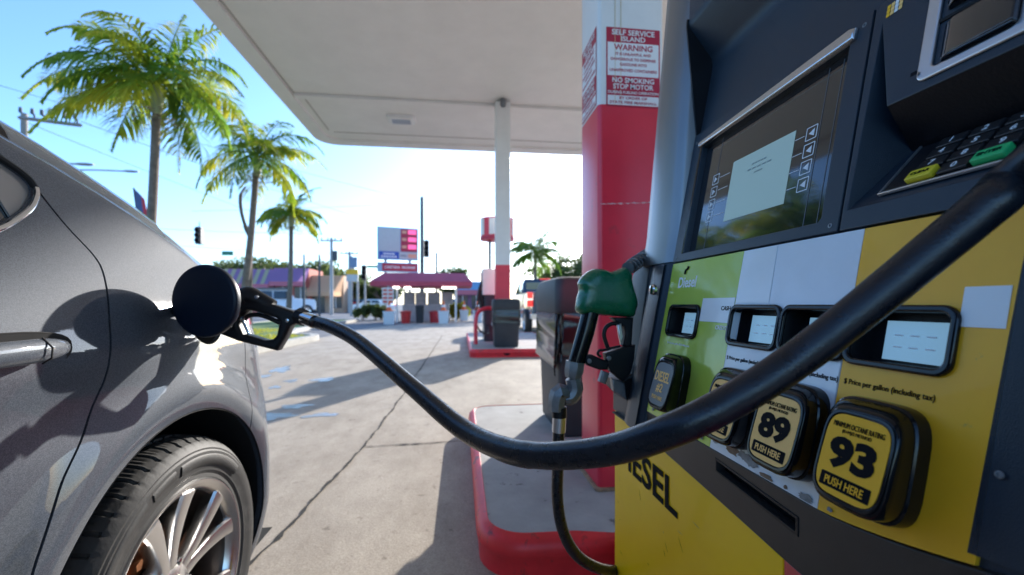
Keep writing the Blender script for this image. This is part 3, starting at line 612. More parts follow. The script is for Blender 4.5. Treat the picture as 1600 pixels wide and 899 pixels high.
# ============================================================ NOZZLE BOOT, DIESEL NOZZLE AND HOSE
YB = 1.015; NSC = .867
def ypoly(pts, ox, oy, sc2, Y): return [onY(ox+x/sc2, oy+y/sc2, Y) for x, y in pts]
def yplate(name, loops, Y, th, m, parent, bev=0, px=None, label=None):
    lp = [[(p.x, p.z) for p in (onY(a, b, Y) for a, b in l)] for l in loops]
    return plate(name, lp, ymat(Y), th, m, parent, bev, z0=-th/2, label=label)
boot = yplate('nozzle_boot', [[(953, 591), (957, 607), (974, 624), (998, 626), (1004, 612), (1012, 560), (1034, 470), (1040, 385), (1012, 390), (1000, 430), (990, 500), (985, 540), (975, 580)]], YB, .10, 'disp_black', D, .006)
yplate('boot_back', [[(1000, 626), (1011, 575), (1040, 470), (1046, 380), (1075, 380), (1075, 640)]], YB+.065, .03, 'disp_dark', D, .003)
yplate('boot_foot', [[(954, 590), (974, 597), (977, 624), (957, 610)]], YB-.048, .02, 'cast_grey', boot, .003)
YN = .955
nz = thing('diesel_nozzle', 'green handled diesel nozzle hanging in the black boot of the dispenser', 'fuel nozzle', onY(940, 560, YN), group='fuel nozzles')
c7 = lambda pts: [(820+x/3.329, 370+y/3.329) for x, y in pts]
def puffy(name, pts, Y, th, m, parent, bump=1):
    P = [Vector((p.x, p.z)) for p in (onY(a, b, Y) for a, b in pts)]; n = len(P)
    # resample smooth outline
    Q = []
    for i in range(n):
        p0, p1, p2, p3 = P[i-1], P[i], P[(i+1) % n], P[(i+2) % n]
        for j in range(5):
            t = j/5; q = .5*((2*p1)+(p2-p0)*t+(2*p0-5*p1+4*p2-p3)*t*t+(3*p1-p0-3*p2+p3)*t**3); Q.append(q)
    c = sum(Q, Vector((0, 0)))/len(Q); rings = []
    for k in range(0, 15):
        a = -pi/2+pi*k/14; s_ = .35+.65*cos(a)**.45 if abs(cos(a)) > 1e-6 else .35; yy = th/2*sin(a)*(1.0)
        rings.append([Vector((c.x+(q.x-c.x)*s_, Y+yy, c.y+(q.y-c.y)*s_)) for q in Q])
    return MB().loft(rings).build(name, m, parent, 60)
grn = puffy('green_cover', c7([(278, 240), (300, 205), (345, 172), (395, 168), (440, 182), (478, 172), (515, 160), (548, 190), (550, 225), (560, 270), (580, 345), (570, 390), (556, 418), (480, 415), (400, 410), (330, 402), (285, 402), (264, 378), (270, 330), (282, 280)]), YN, .062, 'green_plastic', nz)
grn['label'] = 'dented glossy green plastic cover'
def ytube(pts, rad, Y, conv=lambda q: q, k=5, n=14, dY=None):
    if Y < 1.05: rad = [q_*NSC for q_ in rad] if isinstance(rad, list) else rad*NSC
    P = [onY(a, b, Y+(dY[i] if dY else 0)) for i, (a, b) in enumerate(conv(pts))]
    if isinstance(rad, list): P, rad = smooth(P, k, rad)
    else: P = smooth(P, k)
    return MB().tube(P, rad, n)
ytube([(345, 380), (315, 500), (268, 655)], [.0235, .0235, .022], YN, c7, n=20).build('barrel', 'gloss_black', nz)
ytube([(535, 165), (580, 130), (660, 78), (740, 40)], [.017, .0155, .0145, .014], YN+.005, c7, n=16, dY=[0, .05, .14, .2]).build('spout', 'cast_grey', nz)
sp = MB()
p0, p1 = onY(820+545/3.329, 370+160/3.329, YN+.005), onY(820+670/3.329, 370+72/3.329, YN+.14)
ax = (p1-p0).normalized(); s1 = ax.cross(Vector((0, 1, 0))).normalized(); s2 = ax.cross(s1)
sp.tube([p0.lerp(p1, i/90)+(s1*cos(i*2*pi/10)+s2*sin(i*2*pi/10))*.016 for i in range(91)], .0019, 6); sp.build('spout_spring', 'cast_grey', nz)
# trigger guard, lever, black body
yplate('lower_body', [c7([(445, 420), (555, 420), (550, 480), (545, 565), (520, 575), (500, 560), (512, 500), (505, 470), (480, 455)])], YN, .03, 'disp_black', nz, .005)
yplate('lever_bracket', [c7([(410, 605), (500, 575), (565, 560), (560, 640), (540, 700), (505, 755), (440, 700), (420, 660)])], YN-.004, .026, 'disp_black', nz, .004)
ytube([(500, 462), (460, 452), (425, 470), (412, 510), (425, 560), (438, 590)], .0055, YN-.01, c7).build('lever', 'disp_black', nz)
ytube([(395, 625), (380, 610), (388, 592), (410, 590), (450, 580), (495, 570)], .0035, YN-.016, c7).build('latch_wire', 'disp_black', nz)
yplate('lever_arm', [c7([(318, 612), (345, 612), (430, 650), (425, 690), (380, 690), (320, 668), (308, 640)])], YN-.006, .022, 'disp_black', nz, .004)
yplate('hanger_clip', [c7([(400, 695), (435, 708), (415, 768), (382, 752)])], YN-.01, .02, 'cast_grey', nz, .004)
for x, y in ((335, 647), (437, 632)):
    MB().lathe([(0, .0055), (.003, .005), (.0035, .0001)], Matrix.Translation(onY(820+x/3.329, 370+y/3.329, YN-.018)) @ Matrix.Rotation(pi/2, 4, 'X'), 12).build('rivet', 'cast_grey', nz)
yplate('latch_plate', [c7([(478, 460), (500, 452), (510, 520), (497, 560), (488, 520)])], YN-.015, .008, 'silver', nz, .002)
# swivel
ytube([(263, 650), (256, 700), (250, 735)], [.026, .026, .021], YN, c7, n=8, k=2).build('swivel', 'cast_grey', nz, 20)
ytube([(250, 735), (262, 790), (240, 832), (205, 840), (190, 800)][:4], [.021, .0215, .0215, .019], YN, c7, n=10, k=3).build('swivel', 'cast_grey', nz, 25)
ytube([(225, 832), (185, 812), (168, 850), (165, 905)], [.019, .026, .024, .022], YN, c7, n=8, k=3).build('swivel', 'cast_grey', nz, 25)
c7b = lambda q: q
ytube([(874, 636), (874, 652)], [.0195, .0195], YN, n=18, k=2).build('hose_ferrule', 'disp_black', nz); ytube([(874, 652), (873, 675)], [.0178, .0178], YN, n=20, k=2).build('hose_ferrule', 'silver', nz)
dh = thing('diesel_hose', 'black diesel hose hanging straight down from the green nozzle and curving behind the dispenser', 'hose', onZ(900, 880), group='fuel hoses')
P, rr_ = smooth([onY(873, 672, YN), onY(872, 720, YN), onY(871, 780, YN), onY(880, 830, YN+.01), onY(900, 866, YN+.03), onY(930, 886, YN+.06), onY(965, 892, YN+.12), onY(1010, 880, YN+.2)], 8, [.0134]*8)
MB().tube(P, rr_, 18).build('hose_tube', 'rubber', dh)

# ============================================================ FUEL HOSE ACROSS THE FRAME + NOZZLE IN THE CAR
fh = thing('fuel_hose', 'long thick black fuel hose sweeping from the car nozzle up past the dispenser face', 'hose', (.1, .5, .8), group='fuel hoses')
HP = [(484, 501, 1.03), (520, 512, .97), (563, 536, .9), (640, 601, .76), (718, 667, .64), (785, 701, .55), (850, 712, .49), (950, 704, .43), (1050, 672, .385), (1150, 623, .37), (1250, 558, .36), (1350, 480, .345), (1450, 398, .33), (1550, 315, .315), (1650, 228, .30)]
P = smooth([at(*p) for p in HP]+[Vector((.36, -.02, 1.22)), Vector((.42, -.1, 1.7)), Vector((.5, -.05, 2.0))], 10)
rads = [.0152*(1+.006*sin(i*.9)*sin(i*.23)) for i in range(len(P))]
rads = [r*(1.05 if 50 <= i <= 57 else 1) for i, r in enumerate(rads)]
MB().tube(P, rads, 28).build('hose_tube', 'rubber', fh, 60)
YC = 1.1
cn = thing('car_nozzle', 'black fuel nozzle with lever guard pushed into the filler of the grey car', 'fuel nozzle', onY(420, 500, YC), group='fuel nozzles')
c3 = lambda pts: [(240+x/4.087, 380+y/4.087) for x, y in pts]
yplate('nozzle_body', [c3([(540, 298), (600, 305), (650, 335), (700, 365), (902, 432), (930, 456), (930, 512), (888, 530), (858, 598), (806, 684), (560, 622), (425, 570), (480, 548), (520, 530)]),
       c3([(565, 520), (592, 580), (640, 590), (730, 618), (780, 612), (805, 585), (822, 500), (800, 478), (690, 440), (620, 425), (580, 450), (562, 490)])], YC, .042, 'disp_black', cn, .008)
ytube([(430, 500), (520, 430), (590, 350), (640, 355), (760, 410)], [.02, .026, .027, .024, .018], YC, c3, n=16).build('nozzle_barrel', 'disp_black', cn)
ytube([(570, 505), (600, 468), (650, 458), (700, 465), (760, 488), (818, 515)], .0055, YC-.004, c3).build('lever', 'disp_black', cn)
ytube([(562, 470), (600, 560), (612, 585)], .004, YC-.008, c3).build('lever_rod', 'chrome', cn)
ytube([(440, 545), (505, 500), (545, 420)], .006, YC-.02, c3).build('guard_edge', 'chrome', cn)
for x, y in ((572, 478), (660, 345), (855, 495)): MB().lathe([(0, .005), (.003, .0045), (.0035, .0001)], Matrix.Translation(onY(240+x/4.087, 380+y/4.087, YC-.019)) @ Matrix.Rotation(pi/2, 4, 'X'), 12).build('rivet', 'chrome', cn)
P = [at(466, 494, 1.04), at(476, 497, 1.035)]; MB().tube(P, [.021, .021], 8).build('swivel_nut', 'disp_black', cn)
P = [at(475, 497, 1.03), at(492, 503, 1.01)]; MB().tube(P, [.0155, .0165], 20).build('hose_ferrule', 'chrome', cn)
MB().tube([onY(340, 478, YC), Vector((-.72, 1.12, .90))], [.016, .012], 14).build('spout', 'silver', cn)

# ============================================================ NEAR CAR
CY, CZw = 1.02, .33
def interp(x, tab):
    if x <= tab[0][0]: return tab[0][1]
    for (a, b), (c, d) in zip(tab, tab[1:]):
        if x <= c: t = (x-a)/(c-a); return b+(d-b)*t
    return tab[-1][1]
def sinterp(x, tab, w_=.02): return (interp(x-w_, tab)+interp(x, tab)*2+interp(x+w_, tab))/4
TOPT = [(-1.5, 1.46), (-.6, 1.46), (.0, 1.43), (.4, 1.37), (.65, 1.30), (.784, 1.250), (.847, 1.232), (.937, 1.201), (1.05, 1.156), (1.143, 1.112), (1.24, 1.049), (1.34, .975), (1.45, .90), (1.6, .82)]
INS = [(.15, .07), (.25, .03), (.35, .008), (.6, .0), (.75, .002), (.83, .0), (.88, .004), (.94, .02), (1.0, .042), (1.06, .066), (1.15, .098), (1.25, .14), (1.35, .185), (1.46, .26)]
def carX(Y, z):
    x = -.592-sinterp(z, INS, .025)
    # shoulder crease fading, wheel-arch flare, door belly
    r = sqrt((Y-1.0)**2+(z-.36)**2); x += .018*math.exp(-((r-.40)/.055)**2) if r > .36 else .018*math.exp(-((r-.40)/.055)**2)
    x -= .010*math.exp(-((z-.80)/.05)**2)*min(1, max(0, (1.0-Y)/.3)) 
    g_ = .28*max(0, z-.62); y0 = 1.34-g_; y1 = y0+.27
    if Y > y0: q = min(.999, (Y-y0)/.27); x -= .30*(1-sqrt(1-q*q))
    # tuck where the top rolls over
    T = interp(Y, TOPT); d = T-z
    if d < .05: x -= .055*(1-sqrt(max(0, 1-((.05-d)/.05)**2)))
    return x
SEAM = [(.15, .60), (.5, .625), (.597, .652), (.70, .706), (.753, .752), (.825, .796), (.93, .824), (.985, .845), (1.03, .856), (1.055, .845), (1.085, .82), (1.126, .797), (1.159, .782), (1.185, .76), (1.3, .6), (1.5, .5)]
def f_seam(Y, z): return (Y-sinterp(z, SEAM, .015))
def f_arch(Y, z): return sqrt((Y-1.0)**2+((z-.36)*1.0)**2)-.365 if z > .2 else 1
def f_bump(Y, z): return Y-(1.262+.35*max(0, z-.86))
WINP = [(.778, 1.150), (.770, 1.163), (.735, 1.183), (.6, 1.25), (.3, 1.32), (-.5, 1.36), (-.5, 1.02), (.3, 1.025), (.6, 1.045), (.70, 1.073), (.75, 1.110), (.772, 1.135)]
def f_win(Y, z):   # signed distance to the window polygon (positive outside)
    d = 1e9; ins = False; n = len(WINP)
    for i in range(n):
        ax_, ay_ = WINP[i]; bx, by = WINP[(i+1) % n]
        t = max(0, min(1, ((Y-ax_)*(bx-ax_)+(z-ay_)*(by-ay_))/((bx-ax_)**2+(by-ay_)**2))); d = min(d, math.hypot(Y-ax_-t*(bx-ax_), z-ay_-t*(by-ay_)))
        if (ay_ > z) != (by > z) and Y < (bx-ax_)*(z-ay_)/(by-ay_)+ax_: ins = not ins
    return -d if ins else d
def f_fuel(Y, z): return math.hypot(Y-1.10, z-.935)-.072
def f_glass(Y, z):   # beyond the C-pillar seam
    return z-(interp(Y, TOPT)-.012)
def clip(poly, f):
    out = []; n = len(poly); vals = [f(*p) for p in poly]
    for i in range(n):
        a, b = poly[i], poly[(i+1) % n]; fa, fb = vals[i], vals[(i+1) % n]
        if fa >= 0: out.append(a)
        if (fa >= 0) != (fb >= 0): t = fa/(fa-fb); out.append((a[0]+(b[0]-a[0])*t, a[1]+(b[1]-a[1])*t))
    return out
def carpanel(name, fs_, m, parent, y0, y1, z0=.17, label=None, off=0, thick=.02, stp=.011, XF=None):
    XF = XF or carX
    vid = {}; V = []; Fc = []; Y = y0; ny = int((y1-y0)/stp); 
    for i in range(ny):
        ya, yb = y0+i*stp, y0+(i+1)*stp
        Ta, Tb = interp(ya, TOPT)-.0015, interp(yb, TOPT)-.0015; nz_ = int((Ta-z0)/stp)
        for j in range(nz_):
            q = [(ya, z0+(Ta-z0)*j/nz_), (yb, z0+(Tb-z0)*j/nz_), (yb, z0+(Tb-z0)*(j+1)/nz_), (ya, z0+(Ta-z0)*(j+1)/nz_)]
            for f in fs_:
                if len(q) >= 3: q = clip(q, f)
            if len(q) < 3: continue
            idx = []
            for p in q:
                k = (round(p[0], 5), round(p[1], 5))
                if k not in vid: vid[k] = len(V); V.append(p)
                if not idx or idx[-1] != vid[k]: idx.append(vid[k])
            if len(set(idx)) >= 3 and idx[0] != idx[-1]: Fc.append(tuple(idx))
    N = len(V); pts = []; nor = []
    for (y, z) in V:
        e = .004; x = XF(y, z); dy = (XF(y+e, z)-XF(y-e, z))/(2*e); dz = (XF(y, z+e)-XF(y, z-e))/(2*e)
        n = Vector((1, -dy, -dz)).normalized(); nor.append(n); pts.append(Vector((x, y, z))+n*off)
    edges = {}
    for f in Fc:
        for a, b in zip(f, f[1:]+f[:1]): edges[(a, b)] = edges.get((a, b), 0)+1
    side = []
    for (a, b) in edges:
        if (b, a) not in edges: side.append((a, b, b+N, a+N))
    inn = [p-n*thick for p, n in zip(pts, nor)]
    me = bpy.data.meshes.new(name)
    # side walls get their own verts so the outer normals stay clean
    vv = list(pts); ff = list(Fc); 
    for a, b, c, d in side:
        k = len(vv); vv += [pts[a]-nor[a]*.0004, pts[b]-nor[b]*.0004, inn[b], inn[a]]; ff.append((k, k+3, k+2, k+1))
    me.from_pydata([tuple(p) for p in vv], [], ff); me.shade_smooth()
    nl = []
    sn = {}
    for k in range(N, len(vv)): pass
    for p in me.polygons:
        for li in p.loop_indices:
            vi = me.loops[li].vertex_index
            nl.append(tuple(nor[vi]) if vi < N else tuple(p.normal))
    me.normals_split_custom_set(nl)
    return finish(me, name, m, parent, 0, label=label)
car = thing('parked_car', 'dark grey metallic sedan at the left being refuelled, its round filler flap open', 'car', (-1.45, 0, 0))
gap = .0022
carpanel('rear_door', [lambda y, z: -f_seam(y, z)-gap, f_arch, lambda y, z: f_win(y, z)-.0], 'car_paint', car, -.9, .88)
carpanel('quarter_panel', [lambda y, z: f_seam(y, z)-gap, f_arch, lambda y, z: -f_bump(y, z)-.0015, f_fuel, lambda y, z: -f_glass(y, z)], 'car_paint', car, .45, 1.40)
carpanel('rear_bumper', [lambda y, z: f_bump(y, z)-.0015, f_arch, lambda y, z: -f_glass(y, z)], 'car_paint', car, 1.24, 1.60)
# seam/jamb backing, window glass, pillar
carpanel('door_jamb', [f_arch, f_fuel], 'liner', car, .4, 1.59, off=-.016, thick=.001, stp=.03)
carpanel('side_window', [lambda y, z: -f_win(y, z)], 'car_glass', car, -.55, .73, off=-.007, thick=.001, z0=.95)
carpanel('window_pillar', [lambda y, z: -f_win(y, z), lambda y, z: y-.715+(z-1.14)*.25], 'pillar_gloss', car, .62, .80, off=-.003, thick=.003, z0=.95)
tr = [(.3, 1.02), (.5, 1.033), (.6, 1.043), (.66, 1.056), (.70, 1.070), (.752, 1.106), (.775, 1.133), (.781, 1.148)]
P = smooth([Vector((carX(y, z)+.004, y, z)) for y, z in tr], 6); MB().tube(P, .0042, 10).build('window_trim', 'chrome', car)
tr = [(.781, 1.149), (.774, 1.165), (.738, 1.186), (.6, 1.253), (.3, 1.322)]
P = smooth([Vector((carX(y, z)+.002, y, z)) for y, z in tr], 6); MB().tube(P, .005, 8).build('window_seal', 'liner', car)
# deck: roof, rear glass and boot lid rolling over to the middle of the car
def deck(name, ya, yb, m, lift=0, x_in=-1.45, up=.055):
    V = []; Fc = []; k = 14; ny = max(2, int((yb-ya)/.03)); xs = None
    for i in range(ny+1):
        y = ya+(yb-ya)*i/ny; T = interp(y, TOPT); xe = carX(y, T-.0135)
        for j in range(k+1):
            t = j/k; x = xe+(x_in-xe)*t**1.8; rise = .0135+up*(1-(1-min(1, t*1.1))**2)
            V.append((x, y-.0*t, T-.0135+rise*(1 if t else 0)*min(1, t*6+.1)+lift))
        if i:
            for j in range(k): a = (i-1)*(k+1)+j; Fc.append((a, a+1, a+k+2, a+k+1))
    return mk(name, V, Fc, m, car, 60)
deck('roof', -.9, .62, 'car_paint'); deck('roof_spoiler', .623, .80, 'gloss_black', up=.085); deck('rear_window', .803, 1.10, 'rear_glass', up=.085); deck('boot_lid', 1.103, 1.56, 'car_paint')
tl = carpanel('tail_lamp', [f_bump, lambda y, z: z-.90, lambda y, z: .985-z], 'veh_red', car, 1.24, 1.52, off=.002, thick=.003)
# back plane so the car is closed from other views
mk('rear_end', [(-.95, 1.575, .25), (-1.5, 1.6, .25), (-1.5, 1.6, .83), (-.95, 1.56, .83)], [(0, 1, 2, 3)], 'car_paint', car, 0)
def mirror_cap():
    mk('floor_pan', [(-.62, -.9, .22), (-.62, 1.5, .22), (-2.3, 1.5, .22), (-2.3, -.9, .22)], [(0, 1, 2, 3)], 'liner', car, 0)
mirror_cap()
# wheel arch liner + lip
mb = MB(); a0, a1 = -35, 215; rings = []
for X, r in ((-.583, .362), (-.60, .372), (-.66, .385), (-.90, .385)):
    rings.append([(X if X < -.6 else carX(1.0+.366*cos(R(a0+(a1-a0)*j/60)), .36+.366*sin(R(a0+(a1-a0)*j/60)))-(.0005 if X > -.59 else .014), 1.0+r*cos(R(a0+(a1-a0)*j/60)), .36+r*sin(R(a0+(a1-a0)*j/60))) for j in range(61)])
for q in range(len(rings)-1):
    mb.add(rings[q]+rings[q+1], [(j, j+1, j+62, j+61) for j in range(60)])
mb.add([(-.90, 1.0+.39*cos(R(j*10)), .36+.39*sin(R(j*10))) for j in range(36)], [tuple(range(36))])
mb.build('arch_liner', 'liner', car, 40)
# door handle: pull bar with end cap over a scooped dish
hb = onX(40, 545, -.575); hz = .892
dish = MB(); dish.loft([[Vector((carX(.62, hz)+dx, .615+.125*s_*math.copysign(abs(cos(t*pi/14))**.6, cos(t*pi/14)), hz+.030*s_*math.copysign(abs(sin(t*pi/14))**.7, sin(t*pi/14)))) for t in range(28)] for dx, s_ in ((.001, 1.0), (.0025, .96), (.0015, .9))]); dish.build('handle_dish', 'liner', car, 50)
hdl = MB(); rg = []
for i in range(25):
    y = .34+.375*i/24; e = min(1, (24-i)/4+.02); bow = .034*sin(min(1, i/24*1.0)*pi)**.35 if 0 < i < 24 else 0
    x = carX(y, hz)+.004+bow; hh = .0165*(sqrt(max(.02, 1-(1-e)**2))); rg.append([Vector((x+.011*cos(t*pi/8), y, hz+.004+hh*sin(t*pi/8))) for t in range(16)])
hdl.loft(rg); ho = hdl.build('door_handle', 'car_paint', car, 60)
MB().tube([Vector((carX(.655, hz)+.033, .655, hz+.0215)), Vector((carX(.655, hz)+.0455, .655, hz+.008)), Vector((carX(.655, hz)+.0445, .655, hz-.006)), Vector((carX(.655, hz)+.033, .655, hz-.014))], .0012, 6).build('handle_seam', 'liner', ho)
# filler: recess, cap ring, flap on its hinge
rc = Matrix.Translation((carX(1.10, .935), 1.10, .935)) @ Matrix.Rotation(pi/2, 4, 'Y')
MB().lathe([(.004, .0735), (-.01, .072), (-.05, .066), (-.055, .0001)], rc, 36).build('filler_recess', 'liner', car, 50)
MB().lathe([(-.05, .03), (-.02, .03), (-.018, .026), (-.05, .024)], rc, 24).build('filler_neck', 'disp_black', car)
fc = Vector((-.532, .965, .966)); fm = basis(fc, (cos(R(-12)), sin(R(-12)), 0), (0, 0, 1))
flap = MB(); flap.loft([[fm @ Vector((.0735*s_*cos(2*pi*j/48), .0765*s_*sin(2*pi*j/48), z)) for j in range(48)] for z, s_ in ((-.011, .93), (-.010, .985), (-.004, 1), (0, 1), (.003, .992), (.0048, .97), (.006, .90), (.0068, .6), (.007, .2))])
fo = flap.build('filler_flap', 'shaded_flap_paint' if 'shaded_flap_paint' in MATS else 'car_paint', car, 50)
MB().tube(smooth([Vector((-.585, .985, .955)), Vector((-.61, 1.0, .945)), Vector((-.64, 1.03, .94))], 5), .012, 8).build('flap_hinge', 'disp_black', fo)
# wheel
WX = -.603
wh = None
wm = Matrix.Translation((WX, CY, CZw)) @ Matrix.Rotation(pi/2, 4, 'Y')     # local z -> +X (outwards)
prof = [(-.012, .222), (-.002, .226), (.001, .232), (.0, .240), (.004, .247), (.004, .252), (.008, .265), (.010, .280), (.009, .290), (.006, .294), (.006, .298), (.0, .306), (-.006, .312), (-.009, .3145), (-.014, .3165), (-.02, .322), (-.03, .3255), (-.045, .3285), (-.056, .3295), (-.058, .3215), (-.064, .3215), (-.066, .3302), (-.1, .331), (-.102, .323), (-.108, .323), (-.11, .331), (-.15, .3295), (-.18, .318), (-.20, .28), (-.2, .22)]
def rf(i, j):
    z, r = prof[i]
    if i >= 12 and i <= 27:
        sh = j + (i//3 if i > 19 else 0)
        q = int(sh) % 7
        if q == 0: return (r-.006)/r if i > 13 else (r-.002)/r
        if q in (3, 5) and 15 <= i <= 20: return (r-.0012)/r
    return 1
tyre = MB().lathe(prof, wm, 420, rf).build('tyre', 'tyre', car, 24)
# raised sidewall bars and arcs
for a_0, a_1, r0, r1 in ((118, 150, .262, .286), (44, 96, .258, .284), (100, 114, .262, .284), (170, 200, .262, .286)):
    mb = MB(); k = 30
    for side_ in (0,):
        ring0 = [wm @ Vector((r0*cos(R(a_0+(a_1-a_0)*j/k)), 0, 0)) for j in range(1)]
    V = []; Fc = []
    for j in range(k+1):
        a = R(a_0+(a_1-a_0)*j/k); 
        for r, zz in ((r0, .0062), (r0+.003, .0098), (r1-.003, .0122), (r1, .0092)):
            V.append(Vector((WX+zz, CY+r*cos(a), CZw+r*sin(a))))
        if j:
            for q in range(3): b_ = (j-1)*4+q; Fc.append((b_, b_+1, b_+5, b_+4))
    mk('sidewall_bar', V, Fc, 'tyre', tyre, 60)
# raised sidewall lettering near the left: block letters and a slash, as far as it reads
for k, ch in enumerate('I5/R'):
    a = R(176-6.5*k); bm_ = basis((WX+.0105, CY+.272*cos(a), CZw+.272*sin(a)), (0, sin(a), -cos(a)), (0, cos(a), sin(a)))
    text('sidewall_lettering', ch, bm_, .026, 'tyre', tyre, w=.016 if ch != 'I' else .007, bold=.03, ext=.003)
rim = MB().lathe([(-.022, .2025), (-.008, .207), (-.003, .213), (.0, .2185), (.0035, .2225), (.004, .227), (-.002, .229), (-.012, .224)], wm, 96).build('rim', 'alloy', car, 40)
MB().lathe([(-.16, .205), (-.12, .195), (-.03, .199), (-.023, .202)], wm, 64).build('barrel', 'barrel_dark', rim, 40)
def wp(r, a, z): return Vector((WX+z, CY+r*cos(a), CZw+r*sin(a)))
sb = MB()
for k in range(5):
    base = R(90+72*k+10)
    for sgn in (-1, 1):
        rg = []
        for t in [i/8 for i in range(9)]:
            r = .038+(.206-.038)*t; a = base+sgn*(R(15)*(1-t)**1.5*.6+R(17)*t**.9) ; wd = .0135+.015*abs(t-.3)
            zf = -.026+.012*t+.010*t*t; dirp = Vector((0, -sin(a), cos(a)))
            c = wp(r, a, 0); c.x = WX
            rg.append([c+Vector((zf-.030, 0, 0))+dirp*wd*.8, c+Vector((zf-.006, 0, 0))+dirp*wd, c+Vector((zf, 0, 0))+dirp*wd*.82, c+Vector((zf+.0015, 0, 0)), c+Vector((zf, 0, 0))-dirp*wd*.82, c+Vector((zf-.006, 0, 0))-dirp*wd, c+Vector((zf-.030, 0, 0))-dirp*wd*.8])
        sb.loft(rg)
sb.build('spokes', 'alloy', rim, 40)
hm = Matrix.Translation((WX, CY, CZw)) @ Matrix.Rotation(pi/2, 4, 'Y')
MB().lathe([(-.06, .075), (-.045, .072), (-.034, .064), (-.024, .05), (-.022, .034), (-.021, .031), (-.023, .030)], hm, 40).build('hub', 'alloy', rim, 40)
MB().lathe([(-.026, .030), (-.0175, .0295), (-.016, .027), (-.0155, .02), (-.0185, .018), (-.0185, .0001)], hm, 40).build('centre_cap', 'chrome', rim, 40)
nb = MB()
for k in range(5):
    a = R(90+72*k-26); q = wp(.055, a, -.03); nb.lathe([(-.02, .0105), (.004, .0105), (.007, .008), (.008, .0001)], Matrix.Translation(q) @ Matrix.Rotation(pi/2, 4, 'Y'), 6)
nb.build('wheel_nuts', 'chrome', rim, 30)
MB().lathe([(-.085, .05), (-.075, .06), (-.075, .085), (-.09, .086), (-.09, .135), (-.1, .136), (-.11, .135)], hm, 60).build('brake_disc', 'brake', car, 30)
cal = MB(); 
cal.add([wp(r, R(a), z) for z in (-.05, -.105) for a in (150, 170, 190, 210) for r in (.10, .155)], [(0, 1, 3, 2), (2, 3, 5, 4), (4, 5, 7, 6), (8, 10, 11, 9), (10, 12, 13, 11), (12, 14, 15, 13), (0, 8, 9, 1), (6, 7, 15, 14), (1, 9, 11, 3), (3, 11, 13, 5), (5, 13, 15, 7), (0, 2, 10, 8), (2, 4, 12, 10), (4, 6, 14, 12)]); cal.build('brake_caliper', 'brake', car, 30, bevel=.004)
MB().lathe([(-.14, .2), (-.14, .0001)], hm, 40).build('wheel_back', 'liner', car)

# ============================================================ BINS
def litter_bin(label, x, y, w_, d_, h_, group='grey plastic bins on the pump islands'):
    t = thing('litter_bin', label, 'bin', (x, y, .15), group=group); z0 = .15
    r = lambda s_, z, rad=.04: [(x+a, y+b, z0+z) for a, b in rr(-w_/2*s_, w_/2*s_, -d_/2*s_, d_/2*s_, rad, 5)]
    MB().loft([r(.86, 0), r(.9, .02), r(.985, h_*.74), r(.99, h_*.77)]).build('bin_body', 'bin_plastic', t, 40)
    MB().loft([r(1.03, h_*.775), r(1.045, h_*.785), r(1.045, h_*.94, .05), r(1.0, h_*.985, .06), r(.9, h_, .06), r(.6, h_+.006, .06)]).build('bin_lid', 'bin_plastic', t, 40)
    # crumpled liner bag folded over the rim
    n = 96; rings = []; base = rr(-w_/2*1.02, w_/2*1.02, -d_/2*1.02, d_/2*1.02, .045, 23)
    n = len(base)
    for k in range(9):
        z = h_*.772-h_*.30*k/8; ring = []
        for j, (a, b) in enumerate(base):
            ph = j/n*2*pi; fold = .010*sin(ph*9+k*.6)+.008*sin(ph*17-k*.9)+.006*sin(ph*31+k*1.7); hem = (.045*sin(ph*3+1.2)+.03*sin(ph*7)+.018*sin(ph*13))*k/8
            s_ = 1+.02*(k/8)+fold*1.6; ring.append((x+a*s_, y+b*s_, z0+z+hem))
        rings.append(ring)
    MB().loft(rings, cap=False).build('bin_bag', 'bag', t, 60)
    return t
litter_bin('tall charcoal bin with black liner bag beside the near red column', .57+.265, 2.46+.36, .53, .66, .975)
litter_bin('charcoal bin with crumpled liner bag on the far island in front of the slim post', .85, 8.1, .50, .42, .90)

# ============================================================ FAR ISLAND EQUIPMENT
hg = thing('hoop_guard', 'bent red steel hoop guard standing on the far island', 'bollard', (.5, 8.7, .15))
P = smooth([(.30, 8.62, .15), (.30, 8.64, .62), (.36, 8.66, .80), (.50, 8.68, .865), (.66, 8.7, .87), (.72, 8.7, .84), (.735, 8.7, .15)], 6)
MB().tube([(.30, 8.62, .15)]+P[3:-6]+[(.735, 8.7, .15)], .04, 12).build('hoop', 'red_paint', hg)
fd = thing('fuel_dispenser', 'pale pink and grey fuel dispenser on the far island, half hidden by the slim post', 'fuel dispenser', (.85, 9.5, .15))
MB().box(.5, .95, 9.2, 9.85, .15, 1.15).build('cabinet', 'disp_dark', fd, bevel=.02); MB().box(.46, .95, 9.18, 9.87, 1.152, 1.72).build('head', 'white_paint', fd, bevel=.02)
MB().box(.445, .459, 9.3, 9.75, 1.25, 1.65).build('price_panel', 'sign_red', fd)
MB().box(.40, .499, 9.25, 9.45, .8, 1.25).build('nozzle_boot', 'disp_black', fd, bevel=.02)
MB().tube(smooth([(.36, 9.2, 1.02), (.41, 9.22, 1.3), (.5, 9.25, 1.5)], 5), .035, 8).build('nozzle', 'disp_black', fd)
MB().tube(smooth([(.38, 9.2, 1.0), (.30, 9.0, .7), (.38, 8.8, .42), (.55, 8.85, .35), (.6, 9.15, .5)], 6), .016, 8).build('hose', 'rubber', fd)
tp = thing('sign_topper', 'small oval red and white topper sign fixed beside the slim white post', 'sign', (.72, 9.3, 2))
